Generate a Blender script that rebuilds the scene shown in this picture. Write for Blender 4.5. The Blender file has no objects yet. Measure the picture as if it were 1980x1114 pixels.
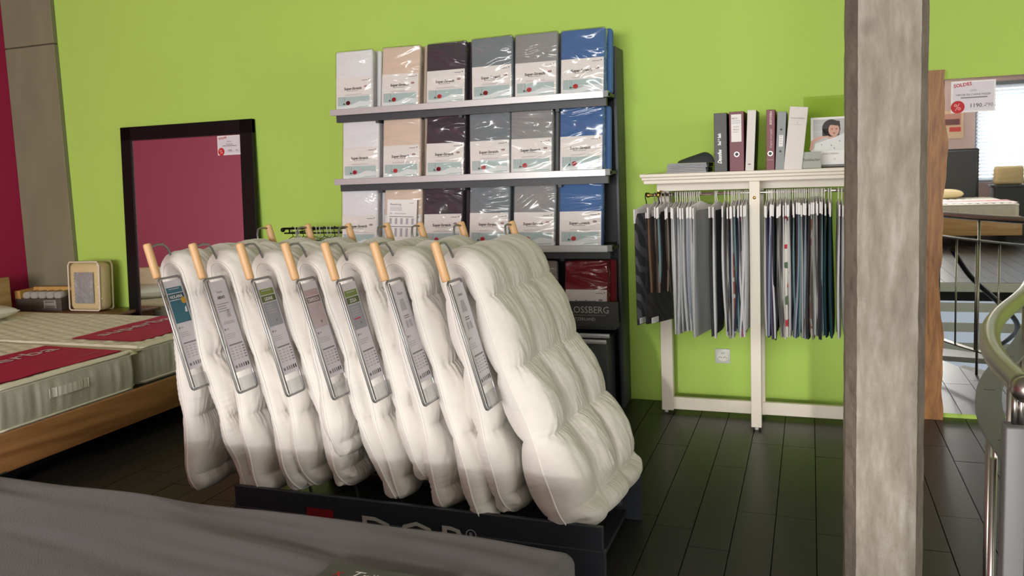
import bpy, bmesh, math, random
import numpy as np
from mathutils import Vector, Matrix

SC = bpy.context.scene
COL = SC.collection
PI = math.pi
random.seed(7)
RNG = np.random.default_rng(11)

# ------------------------------------------------------------------ camera
CAM_H = 1.42
YAW, PITCH, ROLL, FPX, CYPX = 20.15, 5.91, 2.26, 1584.4, 489.4


def make_camera():
    y, p, r = (math.radians(a) for a in (YAW, PITCH, ROLL))
    fw = Vector((-math.sin(y) * math.cos(p), math.cos(y) * math.cos(p), -math.sin(p)))
    rt = Vector((math.cos(y), math.sin(y), 0))
    up = rt.cross(fw)
    R = rt * math.cos(r) - up * math.sin(r)
    U = rt * math.sin(r) + up * math.cos(r)
    M = Matrix((R, U, -fw)).transposed().to_4x4()
    M.translation = (0, 0, CAM_H)
    cd = bpy.data.cameras.new('camera')
    cd.sensor_width = 36
    cd.lens = FPX / 1980 * 36
    cd.shift_y = -(557 - CYPX) / 1980
    cd.clip_start = 0.05
    co = bpy.data.objects.new('camera', cd)
    COL.objects.link(co)
    co.matrix_world = M
    SC.camera = co


make_camera()

# ------------------------------------------------------------------ world, lights, exposure
SC.view_settings.view_transform = 'Standard'
SC.view_settings.look = 'None'
SC.view_settings.gamma = 1
SC.view_settings.use_curve_mapping = False
SC.view_settings.exposure = -0.65
W = bpy.data.worlds.new('world')
SC.world = W
W.use_nodes = True
W.node_tree.nodes['Background'].inputs[0].default_value = (0.80, 0.90, 1.0, 1)
W.node_tree.nodes['Background'].inputs[1].default_value = 0.8


def area(name, loc, target, sx, sy, power, col):
    ld = bpy.data.lights.new(name, 'AREA')
    ld.shape = 'RECTANGLE'
    ld.size, ld.size_y, ld.energy, ld.color = sx, sy, power, col
    o = bpy.data.objects.new(name, ld)
    COL.objects.link(o)
    o.location = loc
    o.rotation_euler = (Vector(target) - Vector(loc)).to_track_quat('-Z', 'Y').to_euler()
    return o


DAY = (1.0, 0.98, 0.95)
REAR = -6.7
# low sun through the wide rear window, and the daylight of the window openings
sun_d = bpy.data.lights.new('sun', 'SUN')
sun_d.energy = 1.25
sun_d.angle = math.radians(1.1)
sun_d.color = (1.0, 0.97, 0.93)
sun_o = bpy.data.objects.new('sun', sun_d)
COL.objects.link(sun_o)
sun_o.location = (0, -12, 4)
sun_o.rotation_euler = Vector((-0.05, 1.0, -0.19)).to_track_quat('-Z', 'Y').to_euler()
area('daylight_rear_window_2', (-1.2, REAR + 0.03, 1.75), (-1.2, 0, 1.75), 6.6, 1.8, 1250, DAY)
area('daylight_rear_window_1', (3.6, REAR - 0.35, 1.7), (3.6, 0, 1.6), 1.8, 1.7, 80, (0.93, 0.97, 1.0))
area('daylight_right_window', (5.96, 0.2, 1.85), (0, 1.2, 1.2), 3.2, 2.0, 170, DAY)


# ------------------------------------------------------------------ materials
def lin(c):
    def f(v):
        v /= 255
        return v / 12.92 if v <= 0.04045 else ((v + 0.055) / 1.055) ** 2.4
    return (f(c[0]), f(c[1]), f(c[2]), 1)


MATS = {}


def mat(name, rgb, rough=0.6, metal=0.0, spec=0.5, coat=0.0, coat_rough=0.1, bump=None, var=None, alpha=None,
        trans=None, sheen=0.0):
    """bump=(scale, strength, detail); var=(scale, rgb2, contrast, stretch xyz)"""
    if name in MATS:
        return MATS[name]
    m = bpy.data.materials.new(name)
    m.use_nodes = True
    nt = m.node_tree
    b = nt.nodes['Principled BSDF']
    b.inputs['Base Color'].default_value = lin(rgb)
    b.inputs['Roughness'].default_value = rough
    b.inputs['Metallic'].default_value = metal
    b.inputs['Specular IOR Level'].default_value = spec
    b.inputs['Coat Weight'].default_value = coat
    b.inputs['Coat Roughness'].default_value = coat_rough
    b.inputs['Sheen Weight'].default_value = sheen
    tc = nt.nodes.new('ShaderNodeTexCoord')
    if var:
        mp = nt.nodes.new('ShaderNodeMapping')
        nt.links.new(tc.outputs['Object'], mp.inputs[0])
        if len(var) > 3:
            mp.inputs['Scale'].default_value = var[3]
        n = nt.nodes.new('ShaderNodeTexNoise')
        n.inputs['Scale'].default_value = var[0]
        n.inputs['Detail'].default_value = 6
        nt.links.new(mp.outputs[0], n.inputs['Vector'])
        r = nt.nodes.new('ShaderNodeMapRange')
        r.inputs[1].default_value = 0.5 - 0.5 / var[2]
        r.inputs[2].default_value = 0.5 + 0.5 / var[2]
        nt.links.new(n.outputs[0], r.inputs[0])
        mx = nt.nodes.new('ShaderNodeMix')
        mx.data_type = 'RGBA'
        mx.inputs[6].default_value = lin(rgb)
        mx.inputs[7].default_value = lin(var[1])
        nt.links.new(r.outputs[0], mx.inputs[0])
        nt.links.new(mx.outputs[2], b.inputs['Base Color'])
    if bump:
        n = nt.nodes.new('ShaderNodeTexNoise')
        n.inputs['Scale'].default_value = bump[0]
        n.inputs['Detail'].default_value = bump[2] if len(bump) > 2 else 4
        nt.links.new(tc.outputs['Object'], n.inputs['Vector'])
        bp = nt.nodes.new('ShaderNodeBump')
        bp.inputs['Strength'].default_value = bump[1]
        bp.inputs['Distance'].default_value = 0.01
        nt.links.new(n.outputs[0], bp.inputs['Height'])
        nt.links.new(bp.outputs[0], b.inputs['Normal'])
    if trans:
        b.inputs['Transmission Weight'].default_value = trans
    MATS[name] = m
    return m


def film_mat(name, refl=0.12, rough=0.12, bump=(14, 0.6), tint=(255, 255, 255)):
    """clear plastic film: see-through with glossy creases"""
    if name in MATS:
        return MATS[name]
    m = bpy.data.materials.new(name)
    m.use_nodes = True
    nt = m.node_tree
    nt.nodes.remove(nt.nodes['Principled BSDF'])
    out = nt.nodes['Material Output']
    t = nt.nodes.new('ShaderNodeBsdfTransparent')
    t.inputs[0].default_value = lin(tint)
    g = nt.nodes.new('ShaderNodeBsdfGlossy')
    g.inputs['Roughness'].default_value = rough
    mx = nt.nodes.new('ShaderNodeMixShader')
    lw = nt.nodes.new('ShaderNodeLayerWeight')
    lw.inputs[0].default_value = 0.5
    fr = nt.nodes.new('ShaderNodeMath')
    fr.operation = 'POWER'
    fr.inputs[1].default_value = 4.0
    nt.links.new(lw.outputs['Facing'], fr.inputs[0])
    ad = nt.nodes.new('ShaderNodeMath')
    ad.operation = 'ADD'
    ad.inputs[1].default_value = refl
    ad.use_clamp = True
    nt.links.new(fr.outputs[0], ad.inputs[0])
    nt.links.new(ad.outputs[0], mx.inputs[0])
    nt.links.new(t.outputs[0], mx.inputs[1])
    nt.links.new(g.outputs[0], mx.inputs[2])
    nt.links.new(mx.outputs[0], out.inputs[0])
    if bump:
        tc = nt.nodes.new('ShaderNodeTexCoord')
        mp = nt.nodes.new('ShaderNodeMapping')
        mp.inputs['Rotation'].default_value = (0.3, 0.9, 0.4)
        mp.inputs['Scale'].default_value = (1, 1, 2.6)
        oi = nt.nodes.new('ShaderNodeObjectInfo')
        ml = nt.nodes.new('ShaderNodeMath')
        ml.operation = 'MULTIPLY'
        ml.inputs[1].default_value = 37.0
        nt.links.new(oi.outputs['Random'], ml.inputs[0])
        nt.links.new(ml.outputs[0], mp.inputs['Location'])
        nt.links.new(tc.outputs['Object'], mp.inputs[0])
        n = nt.nodes.new('ShaderNodeTexNoise')
        n.inputs['Scale'].default_value = bump[0]
        n.inputs['Detail'].default_value = 2
        n.inputs['Distortion'].default_value = 1.2
        nt.links.new(mp.outputs[0], n.inputs['Vector'])
        bp = nt.nodes.new('ShaderNodeBump')
        bp.inputs['Strength'].default_value = bump[1]
        bp.inputs['Distance'].default_value = 0.09
        nt.links.new(n.outputs[0], bp.inputs['Height'])
        nt.links.new(bp.outputs[0], g.inputs['Normal'])
    MATS[name] = m
    return m


def wood_mat(name, c1, c2, scale=6, axis='X', rough=0.45, dist=3.0):
    if name in MATS:
        return MATS[name]
    m = mat(name, c1, rough)
    nt = m.node_tree
    b = nt.nodes['Principled BSDF']
    tc = nt.nodes.new('ShaderNodeTexCoord')
    mp = nt.nodes.new('ShaderNodeMapping')
    s = {'X': (0.12, 1, 1), 'Y': (1, 0.12, 1), 'Z': (1, 1, 0.12)}[axis]
    mp.inputs['Scale'].default_value = s
    nt.links.new(tc.outputs['Object'], mp.inputs[0])
    n = nt.nodes.new('ShaderNodeTexNoise')
    n.inputs['Scale'].default_value = scale
    n.inputs['Detail'].default_value = 8
    n.inputs['Distortion'].default_value = dist
    n.inputs['Roughness'].default_value = 0.6
    nt.links.new(mp.outputs[0], n.inputs['Vector'])
    cr = nt.nodes.new('ShaderNodeValToRGB')
    cr.color_ramp.elements[0].position = 0.32
    cr.color_ramp.elements[0].color = lin(c2)
    cr.color_ramp.elements[1].position = 0.68
    cr.color_ramp.elements[1].color = lin(c1)
    nt.links.new(n.outputs[0], cr.inputs[0])
    nt.links.new(cr.outputs[0], b.inputs['Base Color'])
    return m


def pattern_mat(name, c1, c2, kind, scale, c3=None):
    """printed fabrics: stripe / zigzag / floral"""
    if name in MATS:
        return MATS[name]
    m = mat(name, c1, 0.85, sheen=0.15)
    nt = m.node_tree
    b = nt.nodes['Principled BSDF']
    tc = nt.nodes.new('ShaderNodeTexCoord')
    mx = nt.nodes.new('ShaderNodeMix')
    mx.data_type = 'RGBA'
    mx.inputs[6].default_value = lin(c1)
    mx.inputs[7].default_value = lin(c2)
    cr = nt.nodes.new('ShaderNodeValToRGB')
    cr.color_ramp.interpolation = 'CONSTANT'
    if kind == 'stripe':
        w = nt.nodes.new('ShaderNodeTexWave')
        w.bands_direction = 'Y'
        w.inputs['Scale'].default_value = scale
        nt.links.new(tc.outputs['Object'], w.inputs[0])
        src = w.outputs['Fac']
        cr.color_ramp.elements[1].position = 0.5
    elif kind == 'zigzag':
        w = nt.nodes.new('ShaderNodeTexWave')
        w.bands_direction = 'DIAGONAL'
        w.inputs['Scale'].default_value = scale
        w.inputs['Distortion'].default_value = 6
        nt.links.new(tc.outputs['Object'], w.inputs[0])
        src = w.outputs['Fac']
        cr.color_ramp.elements[1].position = 0.55
    else:
        w = nt.nodes.new('ShaderNodeTexNoise')
        w.inputs['Scale'].default_value = scale
        w.inputs['Detail'].default_value = 1
        nt.links.new(tc.outputs['Object'], w.inputs['Vector'])
        src = w.outputs[0]
        cr.color_ramp.elements[1].position = 0.57
    nt.links.new(src, cr.inputs[0])
    cr.color_ramp.elements[0].color = (0, 0, 0, 1)
    cr.color_ramp.elements[1].color = (1, 1, 1, 1)
    nt.links.new(cr.outputs[0], mx.inputs[0])
    last = mx.outputs[2]
    if c3:
        v = nt.nodes.new('ShaderNodeTexNoise')
        v.inputs['Scale'].default_value = scale * 0.8
        v.inputs['Detail'].default_value = 1
        mp = nt.nodes.new('ShaderNodeMapping')
        mp.inputs['Location'].default_value = (5, 3, 8)
        nt.links.new(tc.outputs['Object'], mp.inputs[0])
        nt.links.new(mp.outputs[0], v.inputs['Vector'])
        c2r = nt.nodes.new('ShaderNodeValToRGB')
        c2r.color_ramp.interpolation = 'CONSTANT'
        c2r.color_ramp.elements[1].position = 0.62
        nt.links.new(v.outputs[0], c2r.inputs[0])
        m2 = nt.nodes.new('ShaderNodeMix')
        m2.data_type = 'RGBA'
        m2.inputs[7].default_value = lin(c3)
        nt.links.new(last, m2.inputs[6])
        nt.links.new(c2r.outputs[0], m2.inputs[0])
        last = m2.outputs[2]
    nt.links.new(last, b.inputs['Base Color'])
    return m


def emit_mat(name, rgb, s):
    m = bpy.data.materials.new(name)
    m.use_nodes = True
    b = m.node_tree.nodes['Principled BSDF']
    b.inputs['Base Color'].default_value = lin(rgb)
    b.inputs['Emission Color'].default_value = lin(rgb)
    b.inputs['Emission Strength'].default_value = s
    return m


# ------------------------------------------------------------------ mesh building
class MB:
    def __init__(self):
        self.v, self.f, self.m, self.s = [], [], [], []

    def add(self, verts, faces, mi=0, smooth=False):
        o = len(self.v)
        self.v.extend([tuple(p) for p in verts])
        for fc in faces:
            self.f.append(tuple(i + o for i in fc))
            self.m.append(mi)
            self.s.append(smooth)
        return self

    def box(self, x0, x1, y0, y1, z0, z1, mi=0, bev=0.0, seg=2, M=None):
        if bev > 0:
            bm = bmesh.new()
            bmesh.ops.create_cube(bm, size=1)
            bmesh.ops.scale(bm, vec=(x1 - x0, y1 - y0, z1 - z0), verts=bm.verts)
            bmesh.ops.translate(bm, vec=((x0 + x1) / 2, (y0 + y1) / 2, (z0 + z1) / 2), verts=bm.verts)
            bmesh.ops.bevel(bm, geom=bm.edges[:] + bm.verts[:], offset=bev, segments=seg, affect='EDGES', profile=0.5)
            if M is not None:
                bm.transform(M)
            bm.verts.index_update()
            self.add([v.co[:] for v in bm.verts], [[v.index for v in fc.verts] for fc in bm.faces], mi, seg > 1)
            bm.free()
            return self
        vs = [(x, y, z) for z in (z0, z1) for y in (y0, y1) for x in (x0, x1)]
        if M is not None:
            vs = [(M @ Vector(p))[:] for p in vs]
        self.add(vs, [(0, 2, 3, 1), (4, 5, 7, 6), (0, 1, 5, 4), (2, 6, 7, 3), (0, 4, 6, 2), (1, 3, 7, 5)], mi)
        return self

    def tube(self, pts, r, n=8, mi=0, cap=True, closed=False):
        pts = [Vector(p) for p in pts]
        rr = r if isinstance(r, (list, tuple)) else [r] * len(pts)
        k = len(pts)
        ref = None
        rings = []
        for i, p in enumerate(pts):
            if closed:
                t = (pts[(i + 1) % k] - pts[i - 1]).normalized()
            else:
                t = (pts[min(i + 1, k - 1)] - pts[max(i - 1, 0)]).normalized()
            if ref is None:
                ref = t.orthogonal().normalized()
            ref = (ref - t * ref.dot(t)).normalized()
            b = t.cross(ref)
            rings.append([(p + (ref * math.cos(2 * PI * j / n) + b * math.sin(2 * PI * j / n)) * rr[i])[:] for j in range(n)])
        vs = [q for rg in rings for q in rg]
        fs = []
        for i in range(k if closed else k - 1):
            i2 = (i + 1) % k
            for j in range(n):
                fs.append((i * n + j, i * n + (j + 1) % n, i2 * n + (j + 1) % n, i2 * n + j))
        self.add(vs, fs, mi, True)
        if cap and not closed:
            o = len(self.v) - len(vs)
            self.f.append(tuple(o + j for j in reversed(range(n))))
            self.m.append(mi)
            self.s.append(False)
            self.f.append(tuple(o + (k - 1) * n + j for j in range(n)))
            self.m.append(mi)
            self.s.append(False)
        return self

    def sphere(self, c, r, n=16, mi=0, sc=(1, 1, 1)):
        vs, fs = [], []
        h = n // 2
        for i in range(h + 1):
            a = PI * i / h
            for j in range(n):
                b = 2 * PI * j / n
                vs.append((c[0] + sc[0] * r * math.sin(a) * math.cos(b), c[1] + sc[1] * r * math.sin(a) * math.sin(b), c[2] + sc[2] * r * math.cos(a)))
        for i in range(h):
            for j in range(n):
                fs.append((i * n + j, (i + 1) * n + j, (i + 1) * n + (j + 1) % n, i * n + (j + 1) % n))
        return self.add(vs, fs, mi, True)

    def prism(self, poly, z0, z1, mi=0, M=None):
        n = len(poly)
        vs = [(p[0], p[1], z0) for p in poly] + [(p[0], p[1], z1) for p in poly]
        if M is not None:
            vs = [(M @ Vector(p))[:] for p in vs]
        fs = [tuple(reversed(range(n))), tuple(range(n, 2 * n))]
        fs += [(i, (i + 1) % n, n + (i + 1) % n, n + i) for i in range(n)]
        return self.add(vs, fs, mi)

    def grid(self, P, mi=0, smooth=True, flip=False):
        """P: array (n, m, 3)"""
        n, m = P.shape[:2]
        fs = []
        for i in range(n - 1):
            for j in range(m - 1):
                q = (i * m + j, (i + 1) * m + j, (i + 1) * m + j + 1, i * m + j + 1)
                fs.append(q[::-1] if flip else q)
        return self.add(P.reshape(-1, 3).tolist(), fs, mi, smooth)

    def build(self, name, mats, parent=None, loc=None, rot=None):
        me = bpy.data.meshes.new(name)
        me.from_pydata(self.v, [], self.f)
        if not isinstance(mats, (list, tuple)):
            mats = [mats]
        for x in mats:
            me.materials.append(x)
        me.polygons.foreach_set('material_index', self.m)
        me.polygons.foreach_set('use_smooth', self.s)
        me.update()
        return place(name, me, parent, loc, rot)


def place(name, me, parent=None, loc=None, rot=None):
    o = bpy.data.objects.new(name, me)
    COL.objects.link(o)
    if parent is not None:
        o.parent = parent
    if loc is not None:
        o.location = loc
    if rot is not None:
        o.rotation_euler = rot
    return o


def tag(o, label, cat, group=None, kind=None):
    o['label'] = label
    o['category'] = cat
    if group:
        o['group'] = group
    if kind:
        o['kind'] = kind
    return o


def thing(name, label, cat, loc=(0, 0, 0), rot=(0, 0, 0), group=None):
    o = bpy.data.objects.new(name, None)
    o.empty_display_size = 0.05
    COL.objects.link(o)
    o.location = loc
    o.rotation_euler = rot
    return tag(o, label, cat, group)


def structure(o):
    o['kind'] = 'structure'
    return o


def box_obj(name, b, m, parent=None, bev=0.0, seg=2, loc=None, rot=None):
    return MB().box(*b, bev=bev, seg=seg).build(name, m, parent, loc, rot)


_TXT = {}


def text_mesh(s, size, shear=0.0, align='LEFT', bold=0.0):
    key = (s, size, shear, align, bold)
    if key not in _TXT:
        cu = bpy.data.curves.new('txt', 'FONT')
        cu.body = s
        cu.size = size
        cu.shear = shear
        cu.align_x = align
        cu.resolution_u = 2
        cu.offset = bold
        ob = bpy.data.objects.new('txt', cu)
        me = bpy.data.meshes.new_from_object(ob)
        vs = [v.co[:] for v in me.vertices]
        fs = [tuple(p.vertices) for p in me.polygons]
        bpy.data.objects.remove(ob)
        bpy.data.curves.remove(cu)
        bpy.data.meshes.remove(me)
        _TXT[key] = (vs, fs)
    return _TXT[key]


class Print:
    """flat print in a local u,v plane, transformed by M (u right, v up, w out of the surface)"""
    def __init__(self, M=None, step=0.0004):
        self.mb = MB()
        self.M = M or Matrix()
        self.step = step

    def _t(self, vs):
        return [(self.M @ Vector(p))[:] for p in vs]

    def rect(self, mi, x0, y0, x1, y1, w=1):
        z = w * self.step
        self.mb.add(self._t([(x0, y0, z), (x1, y0, z), (x1, y1, z), (x0, y1, z)]), [(0, 1, 2, 3)], mi)
        return self

    def poly(self, mi, pts, w=1):
        z = w * self.step
        self.mb.add(self._t([(p[0], p[1], z) for p in pts]), [tuple(range(len(pts)))], mi)
        return self

    def disc(self, mi, cx, cy, rx, ry=None, w=1, n=16, r0=None):
        ry = ry or rx
        z = w * self.step
        o = [(cx + rx * math.cos(2 * PI * i / n), cy + ry * math.sin(2 * PI * i / n), z) for i in range(n)]
        if r0:
            k = r0 / rx
            q = [(cx + (p[0] - cx) * k, cy + (p[1] - cy) * k, z) for p in o]
            self.mb.add(self._t(o + q), [(i, (i + 1) % n, n + (i + 1) % n, n + i) for i in range(n)], mi)
        else:
            self.mb.add(self._t(o), [tuple(range(n))], mi)
        return self

    def text(self, mi, s, x, y, size, w=1, rot=0.0, shear=0.0, align='LEFT', sx=1.0, bold=0.0):
        vs, fs = text_mesh(s, size, shear, align, bold)
        c, sn = math.cos(rot), math.sin(rot)
        out = []
        for p in vs:
            u = p[0] * sx
            out.append((x + u * c - p[1] * sn, y + u * sn + p[1] * c, w * self.step))
        self.mb.add(self._t(out), fs, mi)
        return self

    def lines(self, mi, x0, y, x1, n, pitch, h, w=1, rnd=None):
        for i in range(n):
            xe = x1 - ((rnd.random() * 0.4 * (x1 - x0)) if rnd else 0)
            self.rect(mi, x0, y - i * pitch, xe, y - i * pitch + h, w)
        return self

    def build(self, name, mats, parent=None, loc=None, rot=None):
        return self.mb.build(name, mats, parent, loc, rot)


def vnoise(X, Y, freq, seed):
    """smooth value noise on arrays"""
    rs = np.random.default_rng(seed)
    T = rs.random((64, 64)) * 2 - 1
    x, y = X * freq + 17.3, Y * freq + 9.1
    xi, yi = np.floor(x).astype(int), np.floor(y).astype(int)
    fx, fy = x - xi, y - yi
    fx, fy = fx * fx * (3 - 2 * fx), fy * fy * (3 - 2 * fy)
    g = lambda a, b: T[a % 64, b % 64]
    return (g(xi, yi) * (1 - fx) * (1 - fy) + g(xi + 1, yi) * fx * (1 - fy) + g(xi, yi + 1) * (1 - fx) * fy + g(xi + 1, yi + 1) * fx * fy)


_ONES = ['first', 'second', 'third', 'fourth', 'fifth', 'sixth', 'seventh', 'eighth', 'ninth', 'tenth', 'eleventh', 'twelfth',
         'thirteenth', 'fourteenth', 'fifteenth', 'sixteenth', 'seventeenth', 'eighteenth', 'nineteenth']
ORD = _ONES + ['twentieth'] + ['twenty-' + o for o in _ONES[:9]] + ['thirtieth'] + ['thirty-' + o for o in _ONES[:9]] + ['fortieth']

# common materials
M_WHITE = mat('white_lacquer', (226, 218, 202), 0.4)
M_PAPER = mat('paper_white', (236, 233, 232), 0.55)
M_CARD = mat('card_lilac_white', (214, 210, 216), 0.5)
M_INK = mat('ink_dark', (40, 38, 42), 0.7)
M_INKG = mat('ink_grey', (125, 122, 128), 0.7)
M_INKL = mat('ink_light', (178, 175, 182), 0.7)
M_RED = mat('print_red', (190, 28, 36), 0.6)
M_DKRED = mat('print_dark_red', (120, 18, 30), 0.6)
M_STEEL = mat('brushed_steel', (164, 158, 152), 0.33, metal=1.0)
M_WIRE = mat('grey_wire', (150, 150, 150), 0.35, metal=0.7)
M_BLACK = mat('black_lacquer', (12, 10, 11), 0.4, spec=0.3)
M_CHAR = mat('charcoal_metal', (58, 62, 66), 0.45)
M_BRASS = mat('brass', (196, 160, 92), 0.25, metal=1.0)
M_CLEAR = film_mat('clear_acrylic', 0.05, 0.08, None)
M_BEECH = wood_mat('beech', (226, 186, 138), (208, 162, 112), 14, 'Z', 0.45, 1.5)
M_OAK = wood_mat('oak_rail', (166, 118, 72), (122, 80, 44), 7, 'Y', 0.4, 3)
M_FABW = mat('white_fabric', (226, 226, 228), 0.9, sheen=0.2)
M_MIRROR = mat('mirror_glass', (244, 246, 246), 0.01, metal=1.0)

# ------------------------------------------------------------------ room shell
WY = 4.80       # back wall face
XL = -5.86      # left wall face
XR = 6.0
ZC = 3.2
green = mat('green_paint', (180, 212, 96), 0.75, bump=(220, 0.08, 2), var=(1.2, (174, 206, 92), 1.2))
magenta = mat('magenta_paint', (165, 22, 72), 0.75, bump=(220, 0.08, 2))
cream = mat('cream_paint', (226, 218, 200), 0.8)
pinkish = mat('pale_rose_paint', (205, 180, 176), 0.8)
structure(box_obj('wall_back', (XL - 0.2, XR + 0.2, WY, WY + 0.2, -0.02, ZC), green))
structure(box_obj('wall_left', (XL - 0.2, XL, REAR - 0.2, WY, -0.02, ZC), magenta))
structure(box_obj('ceiling', (XL - 0.2, XR + 0.2, REAR - 0.2, WY + 0.2, ZC, ZC + 0.15), mat('ceiling_concrete', (205, 200, 190), 0.9)))


def wall_with_holes(name, axis, pos, thick, a0, a1, holes, m):
    """vertical wall along X (axis='X', face at y=pos) or along Y, with rectangular openings (a0,a1,z0,z1)"""
    mb = MB()
    cuts = sorted({a0, a1} | {h[0] for h in holes} | {h[1] for h in holes})
    for c0, c1 in zip(cuts[:-1], cuts[1:]):
        hs = sorted([(h[2], h[3]) for h in holes if h[0] <= c0 + 1e-6 and h[1] >= c1 - 1e-6])
        z = -0.02
        for h0, h1 in hs + [(ZC, ZC)]:
            if h0 - z > 1e-4:
                if axis == 'X':
                    mb.box(c0, c1, pos - thick, pos, z, h0)
                else:
                    mb.box(pos, pos + thick, c0, c1, z, h0)
            z = h1
    return structure(mb.build(name, m))


W1 = (2.68, 4.5, 0.85, 2.52)
W2 = (-4.6, 2.2, 0.85, 2.65)
wall_with_holes('wall_rear', 'X', REAR, 0.2, XL - 0.2, XR + 0.2, [W1, W2], pinkish)
WR = (-1.5, 1.9, 0.85, 2.85)
wall_with_holes('wall_right', 'Y', XR, 0.2, REAR - 0.2, WY, [WR], cream)
structure(box_obj('trim_1', (XL, XR, REAR - 0.002, REAR + 0.03, 2.66, ZC), cream))
frame_m = mat('window_frame_grey', (120, 128, 138), 0.5)
glass_m = film_mat('window_glass', 0.03, 0.02, None)


def window(name, axis, pos, h):
    mb = MB()
    a0, a1, z0, z1 = h
    w = 0.06
    nb = max(2, round((a1 - a0) / 1.3))
    bars = [(a0, a1, z0, z0 + w), (a0, a1, z1 - w, z1), (a0, a0 + w, z0, z1), (a1 - w, a1, z0, z1)]
    cuts = [a0 + (a1 - a0) * k / nb for k in range(nb + 1)]
    bars += [(c - w / 2, c + w / 2, z0, z1) for c in cuts[1:-1]]
    for b in bars:
        if axis == 'X':
            mb.box(b[0], b[1], pos - 0.15, pos - 0.09, b[2], b[3])
        else:
            mb.box(pos + 0.09, pos + 0.15, b[0], b[1], b[2], b[3])
    o = structure(mb.build(name, frame_m))
    for k in range(nb):
        c0, c1 = cuts[k] + w / 2, cuts[k + 1] - w / 2
        if axis == 'X':
            box_obj('pane', (c0, c1, pos - 0.125, pos - 0.119, z0 + w, z1 - w), glass_m, o)
        else:
            box_obj('pane', (pos + 0.119, pos + 0.125, c0, c1, z0 + w, z1 - w), glass_m, o)
    return o


window('window_1', 'X', REAR, W1)
window('window_2', 'X', REAR, W2)
window('window_3', 'Y', XR, WR)

# concrete corner pier on the back wall: two casts with a joint
conc = mat('concrete_board_marked', (136, 131, 106), 0.8, bump=(9, 0.35, 8), var=(5, (116, 112, 88), 1.4, (1, 1, 0.35)))
t = thing('concrete_pier', 'grey concrete pier in the room corner between magenta and green walls', 'pillar', (-5.61, 4.79, 0))
box_obj('concrete_panel', (-0.25, 0.255, -0.03, 0.009, 0, 2.485), conc, t, bev=0.004, seg=1)
box_obj('concrete_panel', (-0.25, 0.255, -0.03, 0.009, 2.493, ZC - 0.002), conc, t, bev=0.004, seg=1)
box_obj('joint', (-0.245, 0.25, -0.018, 0.009, 2.48, 2.5), mat('joint_dark', (70, 66, 54), 0.9), t)


# free-standing concrete column with chamfered, rough edges
def concrete_mat():
    m = mat('concrete_column', (150, 142, 128), 0.75)
    nt = m.node_tree
    b = nt.nodes['Principled BSDF']
    tc = nt.nodes.new('ShaderNodeTexCoord')
    mp = nt.nodes.new('ShaderNodeMapping')
    mp.inputs['Scale'].default_value = (1.6, 1.6, 0.35)
    nt.links.new(tc.outputs['Object'], mp.inputs[0])
    n1 = nt.nodes.new('ShaderNodeTexNoise')
    n1.inputs['Scale'].default_value = 13
    n1.inputs['Detail'].default_value = 9
    n1.inputs['Roughness'].default_value = 0.65
    nt.links.new(mp.outputs[0], n1.inputs['Vector'])
    cr = nt.nodes.new('ShaderNodeValToRGB')
    e = cr.color_ramp.elements
    e[0].position, e[0].color = 0.26, lin((118, 109, 95))
    e[1].position, e[1].color = 0.74, lin((178, 172, 160))
    k = e.new(0.5)
    k.color = lin((148, 140, 126))
    nt.links.new(n1.outputs[0], cr.inputs[0])
    v = nt.nodes.new('ShaderNodeTexVoronoi')
    v.inputs['Scale'].default_value = 5.5
    nt.links.new(tc.outputs['Object'], v.inputs['Vector'])
    r = nt.nodes.new('ShaderNodeMapRange')
    r.inputs[1].default_value, r.inputs[2].default_value = 0.10, 0.24
    r.inputs[3].default_value, r.inputs[4].default_value = 0.6, 0.0
    nt.links.new(v.outputs['Distance'], r.inputs[0])
    mx = nt.nodes.new('ShaderNodeMix')
    mx.data_type = 'RGBA'
    mx.inputs[7].default_value = lin((92, 82, 70))
    nt.links.new(r.outputs[0], mx.inputs[0])
    nt.links.new(cr.outputs[0], mx.inputs[6])
    nt.links.new(mx.outputs[2], b.inputs['Base Color'])
    n2 = nt.nodes.new('ShaderNodeTexNoise')
    n2.inputs['Scale'].default_value = 45
    n2.inputs['Detail'].default_value = 6
    nt.links.new(tc.outputs['Object'], n2.inputs['Vector'])
    bp = nt.nodes.new('ShaderNodeBump')
    bp.inputs['Strength'].default_value = 0.35
    bp.inputs['Distance'].default_value = 0.01
    nt.links.new(n2.outputs[0], bp.inputs['Height'])
    nt.links.new(bp.outputs[0], b.inputs['Normal'])
    return m


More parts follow.
